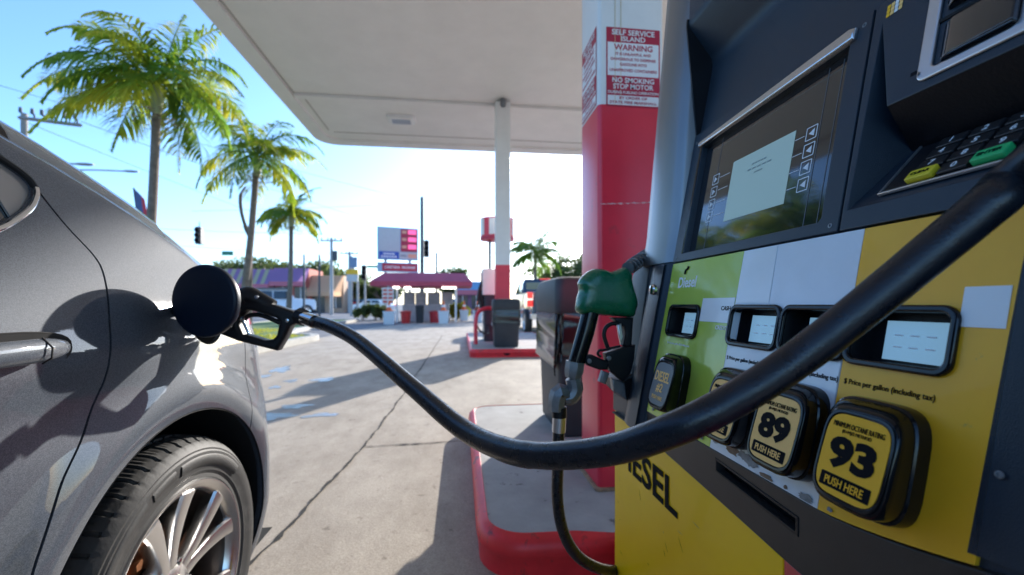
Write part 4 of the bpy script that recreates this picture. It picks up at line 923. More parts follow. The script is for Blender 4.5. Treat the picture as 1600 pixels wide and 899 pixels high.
def ov(px0, px1, py0, py1, Y, th, m, nm, par, zz=0):
    p0 = onY(px0, py1, Y); p1 = onY(px1, py0, Y); return plate(nm, [rr(p0.x, p1.x, p0.z, p1.z, min(.14, (p1.z-p0.z)*.35))], ymat(Y), th, m, par, .01, z0=zz)
def drum(px0, px1, py0, py1, Y, m, nm, e0=0, e1=1, dd=.3):
    p0 = onY(px0, py1, Y); p1 = onY(px1, py0, Y); cx = (p0.x+p1.x)/2; rx = (p1.x-p0.x)/2; n = 40
    rings = [[(cx+rx*cos(2*pi*j/n), Y+dd*sin(2*pi*j/n), z) for j in range(int(n*e0), int(n*e1)+1)] for z in (p0.z, p1.z)]
    return rings, cx, rx, p0.z, p1.z
rg, cx_, rx_, za, zb = drum(751, 803, 343, 373, 9.3, 'red_paint', 'drum'); MB().loft([[(p[0], p[1], z) for p in rg[0][:-1]] for z in (za, zb)]).build('drum', 'red_paint', tp, 40)
MB().loft([[(cx_+(p[0]-cx_)*1.03, 9.3+(p[1]-9.3)*1.03, z) for p in rg[0][:-1]] for z in (za-.04, za+.03)]).build('drum_rim', 'sign_red', tp, 40)
for e0, e1 in ((.50, .60), (.66, .72), (.9, .99)):
    q = [(cx_+rx_*1.012*cos(2*pi*t), 9.3+.3*1.012*sin(2*pi*t)) for t in [e0+(e1-e0)*i/8 for i in range(9)]]
    mk('white_stripe', [(a, b, za+.06) for a, b in q]+[(a, b, zb-.03) for a, b in q], [(i, i+1, i+10, i+9) for i in range(8)], 'sign_white', tp, 60)
MB().box(.60, .66, 9.3, 9.36, 1.725, za+.05).build('topper_post', 'dark_steel', tp)

# ============================================================ VEHICLES
def wheel_mb(t, x, y, r, w_, side=1):
    m_ = Matrix.Translation((x, y, r)) @ Matrix.Rotation(pi/2*side, 4, 'Y')
    W_ = WM[t]; m_ = W_ @ m_
    o = MB().lathe([(-w_, r*.6), (-w_, r*.93), (-w_*.85, r), (-w_*.15, r), (0, r*.93), (.0, r*.66)], m_, 28).build('wheel', 'tyre', t, 40)
    MB().lathe([(.0, r*.66), (-.02, r*.62), (-.05, r*.2), (-.03, r*.12), (-.03, .001)], m_, 28).build('rim', 'alloy', o, 40)
def vehicle(name, label, cat, loc, rz, L, Wd, prof, glass, m, wheels, group=None, rw=.34, lamps=None, glassm='car_glass'):
    t = thing(name, label, cat, loc, rz, group=group); Wt = WM[t]
    # profile in (y,z) extruded across x with slight tumblehome above belt
    def fn(a, b, s_): k = max(0, b-.95)*.22; return Wt @ Vector((s_*(Wd/2-k-.03*(a*a)/(L*L/4)*2), a, b))
    n = len(prof); mb = MB(); rings = []
    for s_ in (-1, -.96, .96, 1):
        rings.append([fn(a, b, s_) if abs(s_) < 1 else Wt @ ((Wt.inverted() @ fn(a*.985, .3+(b-.3)*.97, s_))) for a, b in prof])
    mb.loft(rings); mb.build('body', m, t, 38)
    for g_ in glass:
        for s_ in (-1, 1):
            f = lambda a, b, tt, s_=s_: fn(a, b, s_)+(Wt.to_3x3() @ Vector((s_*tt, 0, 0)))
            MB().prism(g_, f, -.04, .012).build('side_window', glassm, t, 0)
    for y in wheels:
        for s_ in (-1, 1): wheel_mb(t, s_*(Wd/2+.01), y, rw, .22, s_)
    return t, Wt
def wbox(t, Wt, name, m, x0, x1, y0, y1, z0, z1, bevel=.01, label=None, ang=32):
    return MB().box(x0, x1, y0, y1, z0, z1, Wt).build(name, m, t, bevel=bevel, label=label)
# dark blue pickup behind the near bin (seen from the rear left)
pk, Wt = vehicle('pickup_truck', 'dark blue pickup with glowing red tail lamps parked beyond the near bin', 'pickup', (3.0, 15.5, 0), 0, 5.6, 1.9,
    [(-2.8, .5), (-2.8, 1.34), (-.85, 1.36), (-.75, 1.3), (-.45, 1.84), (.9, 1.86), (1.5, 1.3), (2.6, 1.15), (2.75, .9), (2.75, .45)],
    [[(-.6, 1.34), (-.38, 1.72), (.25, 1.74), (.25, 1.34)], [(.32, 1.34), (.32, 1.74), (.85, 1.74), (1.3, 1.34)]], 'veh_blue', (-1.75, 1.8), rw=.4)
wbox(pk, Wt, 'rear_window', 'car_glass', -.72, .72, -.66, -.60, 1.34, 1.72); wbox(pk, Wt, 'bumper', 'chrome', -.93, .93, -2.95, -2.8, .5, .66)
for s_ in (-1, 1):
    wbox(pk, Wt, 'tail_lamp', 'tail_red', s_*.92-.10, s_*.92+.07, -2.83, -2.74, 1.12, 1.31); wbox(pk, Wt, 'tail_lamp', 'tail_red', s_*.92-.10, s_*.92+.07, -2.83, -2.74, .88, 1.07)
wbox(pk, Wt, 'brake_lamp', 'tail_red', -.2, .2, -.5, -.44, 1.83, 1.86); wbox(pk, Wt, 'tailgate', 'veh_blue', -.78, .78, -2.83, -2.8, .68, 1.18)
# white off-roader with spare wheel across the street
jp_l = at(446, 489, 34); jp, Wt = vehicle('off_road_car', 'white and blue off-roader with a spare wheel parked before the purple awning shop', 'car', (jp_l.x, jp_l.y, 0), R(-62), 4.6, 1.9,
    [(-2.1, .5), (-2.1, 1.15), (-2.0, 2.1), (.1, 2.12), (.55, 1.4), (2.0, 1.3), (2.1, 1.1), (2.1, .5)],
    [[(-1.85, 1.35), (-1.8, 1.95), (-1.0, 1.95), (-1.0, 1.35)], [(-.9, 1.35), (-.9, 1.95), (.05, 1.95), (.35, 1.35)]], 'veh_white', (-1.45, 1.4), rw=.45)
wbox(jp, Wt, 'rear_window', 'car_glass', -.75, .75, -2.14, -2.05, 1.3, 1.95); wbox(jp, Wt, 'roof_top', 'veh_blue', -.86, .86, -2.04, .1, 2.08, 2.2)
wm2 = Wt @ Matrix.Translation((0, -2.12, 1.2)) @ Matrix.Rotation(pi/2, 4, 'X')
sw_ = MB().lathe([(.0, .42), (.2, .42), (.24, .36), (.24, .27)], wm2, 24).build('spare_wheel', 'tyre', jp); MB().lathe([(.24, .27), (.22, .2), (.22, .001)], wm2, 24).build('rim', 'alloy', sw_)
wbox(jp, Wt, 'brake_lamp', 'tail_red', -.12, .12, -2.4, -2.14, 1.62, 1.74); wbox(jp, Wt, 'bumper', 'dark_steel', -.95, .95, -2.28, -2.1, .5, .72)
for s_ in (-1, 1): wbox(jp, Wt, 'tail_lamp', 'tail_red', s_*.86-.07, s_*.86+.07, -2.15, -2.09, .95, 1.15)
# small far traffic
CARP = [(-2.2, .35), (-2.25, .8), (-2.0, 1.0), (-1.2, 1.42), (.3, 1.45), (1.1, 1.0), (2.0, .88), (2.25, .65), (2.2, .35)]
CARG = [[(-1.35, 1.02), (-1.05, 1.34), (-.3, 1.36), (-.3, 1.02)], [(-.22, 1.02), (-.22, 1.36), (.25, 1.36), (.8, 1.02)]]
for px, d, rz, m, lab in ((528, 52, 80, 'veh_purple', 'dark purple car on the far street left of the slate sign pole'), (541, 50, 60, 'veh_red', 'small red car on the far street before the slate sign pole'),
                          (562, 50, 75, 'veh_sky', 'pale blue car on the far street right of the slate sign pole'), (583, 46, 70, 'veh_white', 'white car on the far street left of the kiosk'),
                          (712, 42, 85, 'veh_sky', 'blue car parked right of the kiosk near the yellow bushes'), (822, 40, 10, 'veh_white', 'white car far beyond the post and pickup')):
    p = at(px, 480, d); c_, Wt = vehicle('distant_car', lab, 'car', (p.x, p.y, 0), R(rz), 4.4, 1.8, CARP, CARG, m, (-1.4, 1.4), group='cars on the far street')
    for s_ in (-1, 1):
        wbox(c_, Wt, 'tail_lamp', 'tail_red', s_*.75-.12, s_*.75+.12, -2.27, -2.18, .75, .9, 0); wbox(c_, Wt, 'headlamp', 'head_lamp', s_*.7-.15, s_*.7+.15, 2.1, 2.24, .6, .75, 0)

# ============================================================ KIOSK
ko = thing('kiosk', 'open sided forecourt kiosk under a wide dark red pitched awning', 'kiosk', (-2, 23, 0)); KY = 22.0
x0 = onY(578, 447, KY).x; x1 = onY(738, 447, KY).x; ze = onY(0, 0, KY).z
def kz(py): return onY(660, py, KY).z
xa, xb = x0+.55, x1-.4
V = [(x0, KY, kz(447)), (x1, KY, kz(447)), (x1, KY+4, kz(447)), (x0, KY+4, kz(447)), (x0, KY, kz(440)), (x1, KY, kz(440)), (x1, KY+4, kz(440)), (x0, KY+4, kz(440)), (xa, KY+1, kz(426)+.05), (xb, KY+1, kz(426)+.05), (xb, KY+3, kz(426)+.05), (xa, KY+3, kz(426)+.05)]
mk('roof', V, [(0, 3, 2, 1), (0, 1, 5, 4), (1, 2, 6, 5), (2, 3, 7, 6), (3, 0, 4, 7), (4, 5, 9, 8), (5, 6, 10, 9), (6, 7, 11, 10), (7, 4, 8, 11), (8, 9, 10, 11)], 'awning_red', ko, 0)
for px in (618, 712):
    for yy in (.5, 3.5): X = onY(px, 470, KY).x; MB().box(X-.05, X+.05, KY+yy-.05, KY+yy+.05, 0, kz(447)).build('post', 'white_paint', ko)
MB().box(onY(622, 0, KY).x, onY(700, 0, KY).x, KY+1.6, KY+3, 0, kz(476)).build('counter', 'kiosk_grey', ko, bevel=.02)
for a, b in ((622, 640), (642, 660), (663, 684), (687, 706)): MB().box(onY(a, 0, KY).x, onY(b, 0, KY).x, KY+2.2, KY+2.6, kz(476), kz(455)).build('window', 'kiosk_grey', ko)
for a, b in ((612, 622), (630, 640), (690, 712)): MB().box(onY(a, 0, KY).x, onY(b, 0, KY).x, KY+.4, KY+.55, kz(450.5), kz(448)).build('strip_light', 'lamp_white', ko)
def canister(name, label, cat, px, pyb, py_t, w_, m, Y, group=None):
    p = onY(px, pyb, Y); z1 = onY(px, py_t, Y).z; t = thing(name, label, cat, (p.x, Y, 0), group=group); mt = Matrix.Translation((p.x, Y, 0))
    MB().lathe([(0, .001), (0, w_*.42), (z1*.9, w_*.5), (z1*.93, w_*.54), (z1, w_*.54), (z1+.03, w_*.4), (z1+.05, .001)], mt, 20).build('drum_body', m, t, 40)
    MB().lathe([(z1*.93, w_*.55), (z1*.97, w_*.56), (z1, w_*.55)], mt, 20).build('drum_rim', m, t, 40); return t
canister('red_drum', 'bright red drum on the ground under the left half of the kiosk roof', 'drum', 634, 503, 487, .5, 'bin_red', 21.6)
canister('black_barrel', 'tall black barrel with red rim under the middle of the kiosk roof', 'barrel', 656, 503, 478, .42, 'bin_plastic', 21.6)
canister('red_cart', 'low red drum on the ground under the right half of the kiosk roof', 'drum', 679, 500, 487, .55, 'veh_red', 22.0)
def planter_cone(label, px, Y, pyt, zt, group='white pots with traffic cones by the kiosk'):
    p = onY(px, 500, Y); t = thing('planter_pot', label, 'pot', (p.x, Y, 0), group=group)
    MB().loft([[(p.x+a*s_, Y+b*s_, z) for a, b in rr(-.24, .24, -.24, .24, .03)] for z, s_ in ((0, .85), (.55, 1), (.56, 1.06), (.62, 1.06))]).build('pot', 'planter', t, 40, bevel=.01)
    MB().lathe([(.621, .001), (.622, .2)], Matrix.Translation((p.x, Y, 0)), 12).build('soil', 'trunk', t, 0)
    c_ = thing('traffic_cone', label.replace('pot', 'cone').replace('white square', 'orange traffic'), 'traffic cone', (p.x, Y, .62), group='traffic cones standing in pots')
    MB().lathe([(.62, .2), (.65, .2), (.66, .13), (.95, .06), (1.12, .025), (1.12, .001)], Matrix.Translation((p.x, Y, .004)), 16).build('cone_body', 'cone', c_, 40)
    MB().lathe([(.80, .104), (.9, .082)], Matrix.Translation((p.x, Y, .004)), 16).build('cone_stripe', 'sign_white', c_, 40)
planter_cone('white square pot below the red and white sign left of the kiosk', 608, 20.2, 0, 0); planter_cone('white square pot before the right end of the kiosk', 693, 20.8, 0, 0); planter_cone('white square pot beside the yellow bushes right of the kiosk', 725, 24.5, 0, 0); planter_cone('white square pot just left of the far red hoop', 746, 22.5, 0, 0)
ss = thing('kiosk_sign', 'red and white printed panel hanging under the left end of the kiosk roof', 'sign', onY(607, 490, 21.4))
p0, p1 = onY(597, 475, 21.4), onY(615, 450, 21.4); MB().box(p0.x, p1.x, 21.4, 21.46, p0.z, p1.z).build('panel', 'sign_white', ss)
for k in range(4):
    for j in range(2):
        x_ = p0.x+(p1.x-p0.x)*(.06+.48*j); z_ = p0.z+(p1.z-p0.z)*(.05+.24*k); plate('red_mark', [rr(x_, x_+(p1.x-p0.x)*.4, z_, z_+(p1.z-p0.z)*.16, .02)], ymat(21.39), .006, 'veh_red', ss, z0=-.001)
MB().box((p0.x+p1.x)/2-.03, (p0.x+p1.x)/2+.03, 21.47, 21.53, 0, p1.z+.1).build('sign_post', 'pole_grey', ss)

# ============================================================ SIGNS AND POLES
def pole(name, label, cat, px, py0, py1, d, r, m='pole_grey', group=None, base0=True):
    p = at(px, py1, d); t = thing(name, label, cat, (p.x, p.y, 0), group=group)
    MB().tube([(p.x, p.y, 0), (p.x, p.y, at(px, py0, d).z)], [r, r*.8], 12).build('shaft', m, t); return t, p, at(px, py0, d).z
# big price sign
ps = thing('price_sign', 'tall roadside fuel price sign with pale panel, red price rows and blue corner block', 'sign', at(622, 480, 27).xy.to_3d())
SY = 26.8; rot = R(14)
cS = at(622, 381, 27); bS = basis(cS, (cos(rot), sin(rot), 0), (0, 0, 1))
def sp(name, a0, a1, b0, b1, m, z=0.0, th=.02, par=None): 
    return plate(name, [[(a0, b0), (a1, b0), (a1, b1), (a0, b1)]], bS, th, m, par or ps, z0=z)
sw2, sh2 = 1.25, 1.02
bx = sp('cabinet', -sw2, sw2, -sh2, sh2, 'sign_frame', -.35, .35)
sp('pale_panel', -sw2+.1, .12, -.5, sh2-.08, 'sign_pale', .001, .01); sp('price_panel', .16, sw2-.06, -.5, sh2-.08, 'sign_red', .001, .01); sp('blue_panel', -sw2+.1, .05, -sh2+.06, -.52, 'sign_blue', .001, .01)
sp('lower_panel', .09, sw2-.06, -sh2+.06, -.52, 'sign_pale', .001, .01); sp('orange_panel', .62, sw2-.1, -sh2+.14, -.62, 'sign_orange', .012, .01); sp('dark_mark', .16, .52, -sh2+.22, -.7, 'kiosk_grey', .012, .01)
for k in range(3): sp('price_digits', .62, sw2-.12, .62-.47*k, .90-.47*k, 'led_pink', .012, .01); sp('grade_mark', .24, .52, .66-.47*k, .84-.47*k, 'sign_orange', .012, .004)
for y_, w_ in ((-.66, .35), (-.84, .48)):
    for k in range(6): sp('white_mark', -.55-w_+k*w_*.34, -.55-w_+k*w_*.34+w_*.24, y_-.06, y_+.06, 'sign_white', .012, .006)
c2 = at(622, 418, 27); bS2 = basis(c2, (cos(rot), sin(rot), 0), (0, 0, 1))
lb = plate('lower_sign', [[(-sw2, -.3), (sw2, -.3), (sw2, .3), (-sw2, .3)]], bS2, .3, 'sign_frame', ps, z0=-.3); plate('lower_face', [[(-sw2+.28, -.24), (sw2-.04, -.24), (sw2-.04, .24), (-sw2+.28, .24)]], bS2, .01, 'sign_red', lb, z0=.001)
text('lettering', 'CAFETERIA  PROPANE', bS2 @ Matrix.Translation((.12, 0, .014)), .17, 'sign_white', lb, w=1.9, bold=.02, ext=.004)
for a in (-.75, .75):
    q = bS @ Vector((a, 0, -.17)); MB().tube([(q.x, q.y, 0), (q.x, q.y, cS.z-.9)], .09, 12).build('sign_post', 'pole_grey', ps)
up_, p, zt = pole('utility_pole', 'tall dark pole standing right of the price sign', 'pole', 659.5, 308, 480, 30, .15, 'dark_steel')
def signal(name, label, px, py0, py1, d, m='dark_steel', ang=0):
    c0 = at(px, py1, d); c1 = at(px, py0, d); t = thing(name, label, 'traffic light', c1, group='traffic lights hanging over the street'); hh = c1.z-c0.z; w_ = hh*.32
    MB().box(c0.x-w_/2, c0.x+w_/2, c0.y-w_/2, c0.y+w_/2, c0.z, c1.z).build('housing', m, t, bevel=w_*.1)
    for k in range(3): MB().lathe([(0, w_*.38), (w_*.4, w_*.4), (w_*.4, w_*.33), (.05, w_*.3), (.05, .001)], Matrix.Translation((c0.x, c0.y-w_/2, c0.z+hh*(.2+.3*k))) @ Matrix.Rotation(pi/2, 4, 'X'), 14).build('visor', 'ink', t)
    MB().tube([(c0.x, c0.y, c1.z), (c0.x, c0.y, c1.z+hh*.3)], .03, 8).build('hanger', m, t); return t
signal('traffic_light', 'dark traffic light hanging alone in the sky left of the palms', 311.5, 355, 382, 32); signal('traffic_light', 'traffic light hanging against the tall dark pole', 666.5, 376, 402, 31); signal('traffic_light', 'traffic light on a grey post left of the kiosk roof', 569, 415, 438, 34)
pole('utility_pole', 'short dark pole further off right of the tall dark pole', 'pole', 682, 395, 480, 45, .13, 'dark_steel')
pole('signal_post', 'grey post under the traffic light left of the kiosk', 'post', 570.5, 436, 490, 34.2, .09, 'pole_grey')
for px, py0, d, lab in ((518, 372, 36, 'wooden utility pole with cross arm before the peach awning'), (546, 393, 44, 'wooden utility pole with cross arm behind the slate sign')):
    t, p, zt = pole('utility_pole', lab, 'pole', px, py0, 480, d, .16, 'pole_grey')
    MB().box(p.x-.9, p.x+.9, p.y-.06, p.y+.06, zt-.3, zt-.18).build('cross_arm', 'pole_grey', t); 
    for k in (-.8, -.3, .3, .8): MB().lathe([(0, .05), (.15, .06), (.2, .03)], Matrix.Translation((p.x+k, p.y, zt-.18)), 8).build('insulator', 'dark_steel', t)
    MB().lathe([(0, .2), (.8, .2), (.82, .001)], Matrix.Translation((p.x+.3, p.y, zt-1.9)), 14).build('transformer', 'dark_steel', t)
for px, d, lab in ((475, 30, 'thin dark street post left of the peach awning'), (499, 30, 'thin dark street post in front of the peach awning')): pole('street_post', lab, 'post', px, 398, 480, d, .08, 'dark_steel')
st_, p, zt = pole('street_sign', 'roadside sign with slate top panel and yellow barred lower panel', 'sign', 549, 400, 480, 33, .11, 'pole_grey')
for a, b, c, d, m, nm in ((546, 558, 402, 418, 'sign_slate', 'slate_panel'), (541, 559, 421, 429, 'sign_yellow', 'yellow_panel'), (541, 559, 429.3, 440, 'sign_pale', 'pale_panel')):
    p0 = onY(a, d, 32.6); p1 = onY(b, c, 32.6); MB().box(p0.x, p1.x, 32.6, 32.75, p0.z, p1.z).build(nm, m, st_)
MB().tube([(p.x+.45, p.y+.1, 0), (p.x+.45, p.y+.1, onY(552, 436, 32.6).z)], .09, 10).build('second_post', 'pole_grey', st_)
gs = at(355.5, 396, 40); g_ = thing('street_name_sign', 'small green street name sign hanging over the road by the palms', 'sign', gs, group='green street name signs'); MB().box(gs.x-.5, gs.x+.5, gs.y, gs.y+.04, gs.z-.2, gs.z+.2).build('blade', 'sign_green', g_)
gs = at(583, 417, 34); g_ = thing('street_name_sign', 'narrow green street name sign on an arm left of the price sign', 'sign', gs, group='green street name signs'); MB().box(gs.x-.5, gs.x+.5, gs.y, gs.y+.04, gs.z-.09, gs.z+.09).build('blade', 'sign_green', g_)
# left utility pole with long cross arm
lp, p, zt = pole('utility_pole', 'wooden pole with long cross arm of insulators above the car roof', 'pole', 38, 178, 480, 17, .13, 'wood_pole')
q0, q1 = at(30, 184, 17), at(126, 196, 16); MB().tube([q0, q1], .07, 4).build('cross_arm', 'wood_pole', lp); 
for k in (.06, .26, .42, .6, .78, .95): c_ = q0.lerp(q1, k); MB().tube([c_, c_+Vector((.0, 0, .16)), c_+Vector((-.08, 0, .24)), c_+Vector((-.08, 0, .42))], [.03, .03, .06, .05], 8).build('insulator', 'dark_steel', lp)
for k, (a, b) in enumerate((((-20, 128, 20), (720, 330, 60)), ((126, 190, 16), (640, 360, 60)), ((38, 190, 17), (540, 380, 60)), ((200, 355, 40), (780, 365, 40)), ((200, 378, 40), (700, 398, 40)), ((300, 330, 42), (905, 300, 50)))):
    p0, p1 = at(*a), at(*b); P = [p0.lerp(p1, i/24)-Vector((0, 0, 1.2*4*(i/24)*(1-i/24)*.3)) for i in range(25)]
    wl = ['leaving the left edge of the sky', 'from the tip of the long cross arm', 'from the top of the wooden pole at left', 'carrying the lone traffic light', 'just below the traffic light span', 'crossing the pale sky above the price sign'][k]
    tag(MB().tube(P, .012, 5).build('overhead_wire', 'dark_steel', None), 'thin overhead wire '+wl, 'wire', 'overhead wires')
for px, py, d, lab in ((133, 257, 22, 'grey street lamp head seen small above the rear window'), (205, 268, 26, 'dark street lamp head seen small left of the tallest palm')):
    c_ = at(px, py, d); t = thing('street_lamp', lab, 'street lamp', (c_.x-1, c_.y, 0), group='cobra street lamps')
    MB().loft([[c_+Vector((a, .16*s_*sin(j*pi/4), .07*s_*cos(j*pi/4))) for j in range(8)] for a, s_ in ((-.45, .3), (-.3, .9), (.1, 1), (.4, .5))]).build('lamp_head', 'kiosk_grey', t)
    MB().tube(smooth([(c_.x-4.5, c_.y, 0), (c_.x-4.5, c_.y, c_.z-1), (c_.x-3.4, c_.y, c_.z-.1), (c_.x-.4, c_.y, c_.z)], 6), .05, 8).build('lamp_post', 'pole_grey', t)
# feather flag
FFY = 12; ff = thing('feather_flag', 'tall leaning feather flag in blue and red beside the first palm trunk', 'flag', (onY(246, 470, FFY).x, FFY, 0))
def flg(pts, m, nm): return plate(nm, [[(p.x, p.z) for p in (onY(a, b, FFY) for a, b in pts)]], ymat(FFY), .012, m, ff)
flg([(211, 296), (221, 306), (226, 345), (226, 356), (216, 345), (213, 320)], 'flag_blue', 'blue_cloth'); flg([(221, 306), (226, 312), (233, 345), (226, 356), (226, 345)], 'flag_red', 'red_cloth'); flg([(216, 346), (226, 357), (234, 346), (240, 360), (250, 385), (238, 385), (224, 365)], 'flag_red', 'red_cloth')
MB().tube([onY(209, 294, FFY), onY(216, 346, FFY), onY(240, 400, FFY), onY(252, 520, FFY)], .02, 6).build('flag_pole', 'dark_steel', ff)

# ============================================================ SHOPS
def awning_building(label, pxa, pxb, Y, ytop, yeave, wallm, stripes, depth=6, hv=0):
    xa, xb = onY(pxa, 470, Y).x, onY(pxb, 470, Y).x; zt, ze_ = onY(420, ytop, Y+1.2).z, onY(420, yeave, Y).z
    t = thing('shop_building', label, 'shop', ((xa+xb)/2, Y+3, 0))
    MB().box(xa+.1, xb-.1, Y+1.3, Y+depth, 0, zt).build('wall', wallm, t)
    n = len(stripes)
    for k, m in enumerate(stripes):
        a, b = xa+(xb-xa)*k/n, xa+(xb-xa)*(k+1)/n-.002
        mk('awning', [(a, Y, ze_), (b, Y, ze_), (b, Y+1.28, zt), (a, Y+1.28, zt), ], [(0, 1, 2, 3)], m, t, 0)
        mk('valance', [(a, Y-.003, ze_), (b, Y-.003, ze_), (b, Y-.003, ze_-.45), (a, Y-.003, ze_-.45)], [(0, 1, 2, 3)], 'peach' if m == 'peach' else 'pink_cloth', t, 0)
    nw = max(2, int((xb-xa)/2.4))
    for k in range(nw):
        a = xa+(xb-xa)*(k+.15)/nw; b = xa+(xb-xa)*(k+.85)/nw; w_ = MB().box(a, b, Y+1.25, Y+1.298, .5 if k % 3 else .02, ze_-.5).build('window' if k % 3 else 'door', 'shop_glass', t)
        MB().box((a+b)/2-.04, (a+b)/2+.04, Y+1.2, Y+1.248, .5 if k % 3 else .02, ze_-.5).build('mullion', 'sign_white', w_)
    return t
awning_building('shop with purple and cream striped awning across the street', 340, 419, 46, 421, 444, 'brick_wall', ['cream', 'purple']*6)
awning_building('shop with plain purple awning between the striped and peach awnings', 420, 477, 46, 419, 440, 'brick_wall', ['purple']*2)
awning_building('shop with peach awnings at the end of the row', 478, 533, 47, 430, 456, 'tan_wall', ['peach']*3)
t = awning_building('low building with blue roof beyond the kiosk right end', 712, 756, 40, 438, 452, 'mauve_wall', ['blue_wall'])

# ============================================================ PLANTS
def frond(mb, base, az, el, L, droop, lw=.42, n=34, wind=0, dens=1, wid=.019):
    p = Vector(base); d = Vector((cos(az)*cos(el), sin(az)*cos(el), sin(el))); pts = [p.copy()]
    for i in range(14):
        d = (d+Vector((wind*.03, 0, -droop/14*(1+.4*i/7)))).normalized(); p = p+d*L/14; pts.append(p.copy())
    mb.tube(pts, [.022*(1-i/16) for i in range(15)], 4)
    for i in range(n):
        t = .12+.87*i/n; k = t*14; j = min(13, int(k)); q = pts[j].lerp(pts[j+1], k-j); tg = (pts[j+1]-pts[j]).normalized()
        sd_ = tg.cross(Vector((0, 0, 1))); sd_ = sd_.normalized() if sd_.length > .05 else Vector((1, 0, 0)); ln = lw*(sin(min(1, t*1.15+.12)*pi)**.6+.12)
        for s_ in (-1, 1):
            if random.random() > dens: continue
            dr = (sd_*s_*.75+tg*.55+Vector((random.uniform(-.15, .15)+wind*.1, random.uniform(-.15, .15), random.uniform(-.5, .05)))).normalized(); nn = dr.cross(Vector((0, 0, 1))).normalized()*wid*random.uniform(.8, 1.4)
            a = q; b = q+dr*ln*.55; c_ = q+dr*ln+Vector((0, 0, -ln*.28)); mb.add([a-nn*.5, a+nn*.5, b+nn, c_, b-nn], [(0, 1, 2, 4), (4, 2, 3)])
def palm(label, px, py_base, py_crown, d, L, nf, trunk_pts=None, r=.09, leafm='frond', lean=0, seed=1, droopk=1, flower=True, wind=-1):
    random.seed(seed); c = at(px, py_crown, d); bpx = px+lean; b = at(bpx, 480, d); b.z = .1
    t = thing('palm_tree', label, 'palm tree', b, group='palm trees')
    mid = b.lerp(c, .5)+Vector((-.12*(lean > 0)+.05, 0, 0)); P, rd = smooth([b, mid, c], 8, [r*1.15, r*.85, r*.7]); MB().tube(P, rd, 12).build('trunk', 'trunk', t)
    MB().tube([c-Vector((0, 0, .55)), c-Vector((0, 0, .25)), c+Vector((0, 0, .05))], [r*.8, r*1.15, r*.7], 12).build('crownshaft', 'crownshaft', t)
    for k in range(nf):
        mb = MB(); az = k*2.399+random.uniform(-.2, .2); el = R(random.uniform(25, 74)) if k < nf*.62 else R(random.uniform(-12, 25)); 
        frond(mb, c+Vector((0, 0, random.uniform(-.05, .1))), az, el, L*random.uniform(.82, 1.08), random.uniform(1.0, 2.2)*droopk, lw=L*.25, n=50, wind=wind, wid=.02*max(1, d/15)); o = mb.build('frond', leafm if k % 3 else 'frond_green', t, 0)
    if flower:
        mb = MB()
        for k in range(260):
            a = random.random()*2*pi; rr2 = random.uniform(.1, .55); q = c+Vector((cos(a)*rr2, sin(a)*rr2, -.55-rr2*.25+random.uniform(-.14, .14))); s_ = .035
            mb.add([q+Vector((random.uniform(-s_, s_)*1.5, random.uniform(-s_, s_), random.uniform(-s_, s_))) for _ in range(3)], [(0, 1, 2)])
        mb.build('flower_stalks', 'flower', t, 0)['kind'] = 'stuff'
    return t
palm('tallest palm with leaning crown of fronds behind the grey car roof', 246, 0, 138, 8.9, 2.4, 26, lean=-26, r=.1, seed=3)
palm('middle palm with forked dead stalks right of the tallest palm', 402, 0, 248, 13, 2.3, 20, lean=-28, r=.11, seed=5, wind=0)
palm('smallest left hand palm with straight trunk before the purple awning', 455, 0, 336, 20, 2.05, 18, lean=-5, r=.12, seed=8, wind=.4)
t = palm('distant dark palm silhouetted beyond the pickup', 836, 0, 396, 34, 3.3, 17, lean=4, r=.14, seed=11, leafm='frond_green', flower=False)
random.seed(21)
dsx = thing('dead_stalk', 'bare forked dead stalk beside the middle palm trunk', 'branch', at(391, 470, 13.1).xy.to_3d())
MB().tube(smooth([at(392, 372, 13.1), at(384, 355, 13.1), at(377, 330, 13.1), at(376, 305, 13.1), at(384, 292, 13.1)], 5), [.07]*6+[.05]*10+[.03]*5, 8).build('stalk', 'trunk', dsx)
MB().tube([at(391, 480, 13.1).xy.to_3d(), at(392, 372, 13.1)], [.06, .06], 8).build('stalk_base', 'trunk', dsx)
def leaves(mb, c, rad, n, s_, flat=1):
    for _ in range(n):
        v = Vector((random.gauss(0, 1), random.gauss(0, 1), random.gauss(0, 1))).normalized()*(random.random()**.4); q = Vector(c)+Vector((v.x*rad[0], v.y*rad[1], v.z*rad[2]))
        a = Vector((random.gauss(0, 1), random.gauss(0, 1), random.gauss(0, 1))).normalized(); b = a.cross(Vector((random.gauss(0, 1), random.gauss(0, 1), random.gauss(0, 1)))).normalized(); k = s_*random.uniform(.6, 1.4)
        mb.add([q-a*k, q+b*k*.5, q+a*k, q-b*k*.5], [(0, 1, 2, 3)])
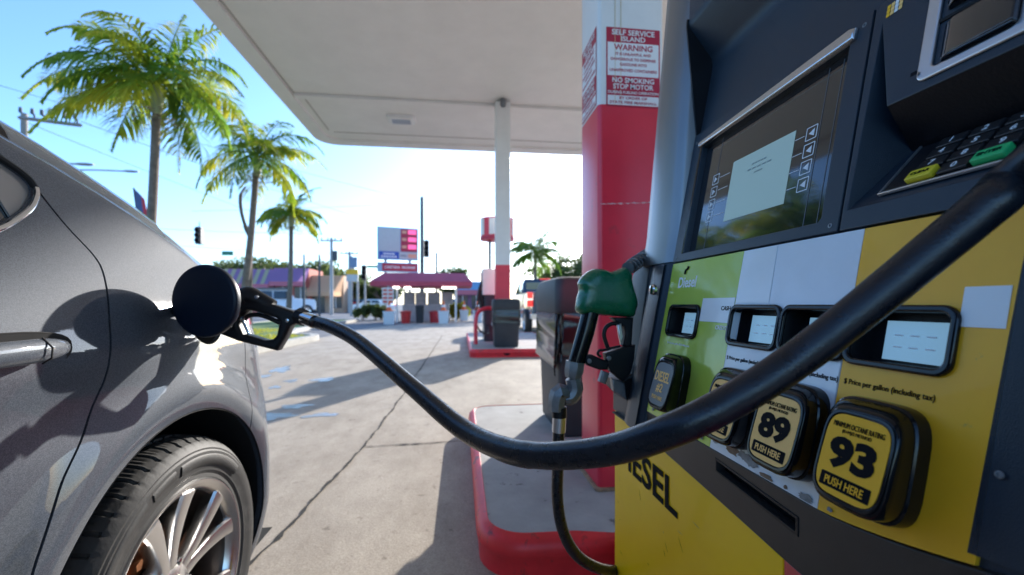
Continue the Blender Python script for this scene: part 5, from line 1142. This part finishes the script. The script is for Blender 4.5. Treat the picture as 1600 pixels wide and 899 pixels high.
def tree(label, px, d, py_top, w_, m='leaf', group='broadleaf trees behind the shops', py_bot=455):
    p = at(px, 480, d); p.z = 0; top = at(px, py_top, d).z; t = thing('broadleaf_tree', label, 'tree', p, group=group)
    tm = MB().tube([p, p+Vector((0, 0, top*.55))], [.25, .15], 8)
    for k in range(4): a = random.random()*6.28; tm.tube([p+Vector((0, 0, top*.4)), p+Vector((cos(a)*w_*.3, sin(a)*w_*.3, top*.75))], [.1, .04], 6)
    tm.build('trunk', 'trunk', t); mb = MB()
    for k in range(16):
        a = random.random()*6.28; r_ = random.random()**.5*w_*.42; zc_ = top*random.uniform(.42, .86)
        leaves(mb, p+Vector((cos(a)*r_, sin(a)*r_*.6, zc_)), (w_*.2, w_*.16, top*.15), 150, .24)
    mb.build('crown', m, t, 0)
for i, (px, d, pt, w_, lab) in enumerate(((352, 62, 408, 8, 'green tree behind the left end of the striped awning shop'), (392, 60, 398, 9, 'tallest green tree behind the striped awning shop'), (430, 64, 402, 9, 'green tree behind the plain purple awning'), (468, 62, 403, 9, 'green tree above the left side of the peach awning'),
        (505, 64, 404, 9, 'green tree above the right side of the peach awning'), (537, 60, 415, 7, 'green tree between the peach awning shop and slate sign'), (566, 56, 440, 6, 'low green tree right of the slate sign'), (592, 52, 437, 6, 'low green tree left behind the kiosk'), (703, 60, 416, 6, 'green tree rising behind the kiosk roof'),
        (876, 52, 404, 9, 'feathery grey green tree right of the distant palm'), (908, 55, 396, 8, 'green tree beside the edge of the red column'), (862, 60, 424, 5, 'green tree low between the distant palm and the bin'))):
    tree(lab, px, d, pt, w_)
def bush(label, px, d, py_top, w_, m, group):
    p = at(px, 480, d); p.z = 0; top = at(px, py_top, d).z; t = thing('bush', label, 'bush', p, group=group)
    mb = MB(); 
    for k in range(5): mb.tube([p+Vector((random.uniform(-.2, .2)*w_, 0, 0)), p+Vector((random.uniform(-.4, .4)*w_, 0, top*.7))], .02, 5)
    mb.build('stems', 'trunk', t); mb = MB()
    for k in range(7): leaves(mb, p+Vector((random.uniform(-.42, .42)*w_, random.uniform(-.3, .3), top*random.uniform(.35, .75))), (w_*.2, .35, top*.26), 130, .09)
    mb.build('foliage', m, t, 0)
for px, w_, lab in ((566, 1.0, 'clipped dark bush at the left end of the row by the kiosk'), (584, 1.2, 'dark green bush left of the kiosk sign'), (597, .9, 'dark green bush just behind the kiosk sign')): bush(lab, px, 25, 474, w_, 'leaf', 'bushes left of the kiosk')
for px, w_, lab in ((703, .9, 'yellow green bush touching the right end of the kiosk'), (715, .9, 'yellow green bush second from the kiosk right end'), (724, .7, 'small yellow green bush furthest right of the kiosk')): bush(lab, px, 25, 472, w_, 'leaf_yellow', 'yellow bushes right of the kiosk')
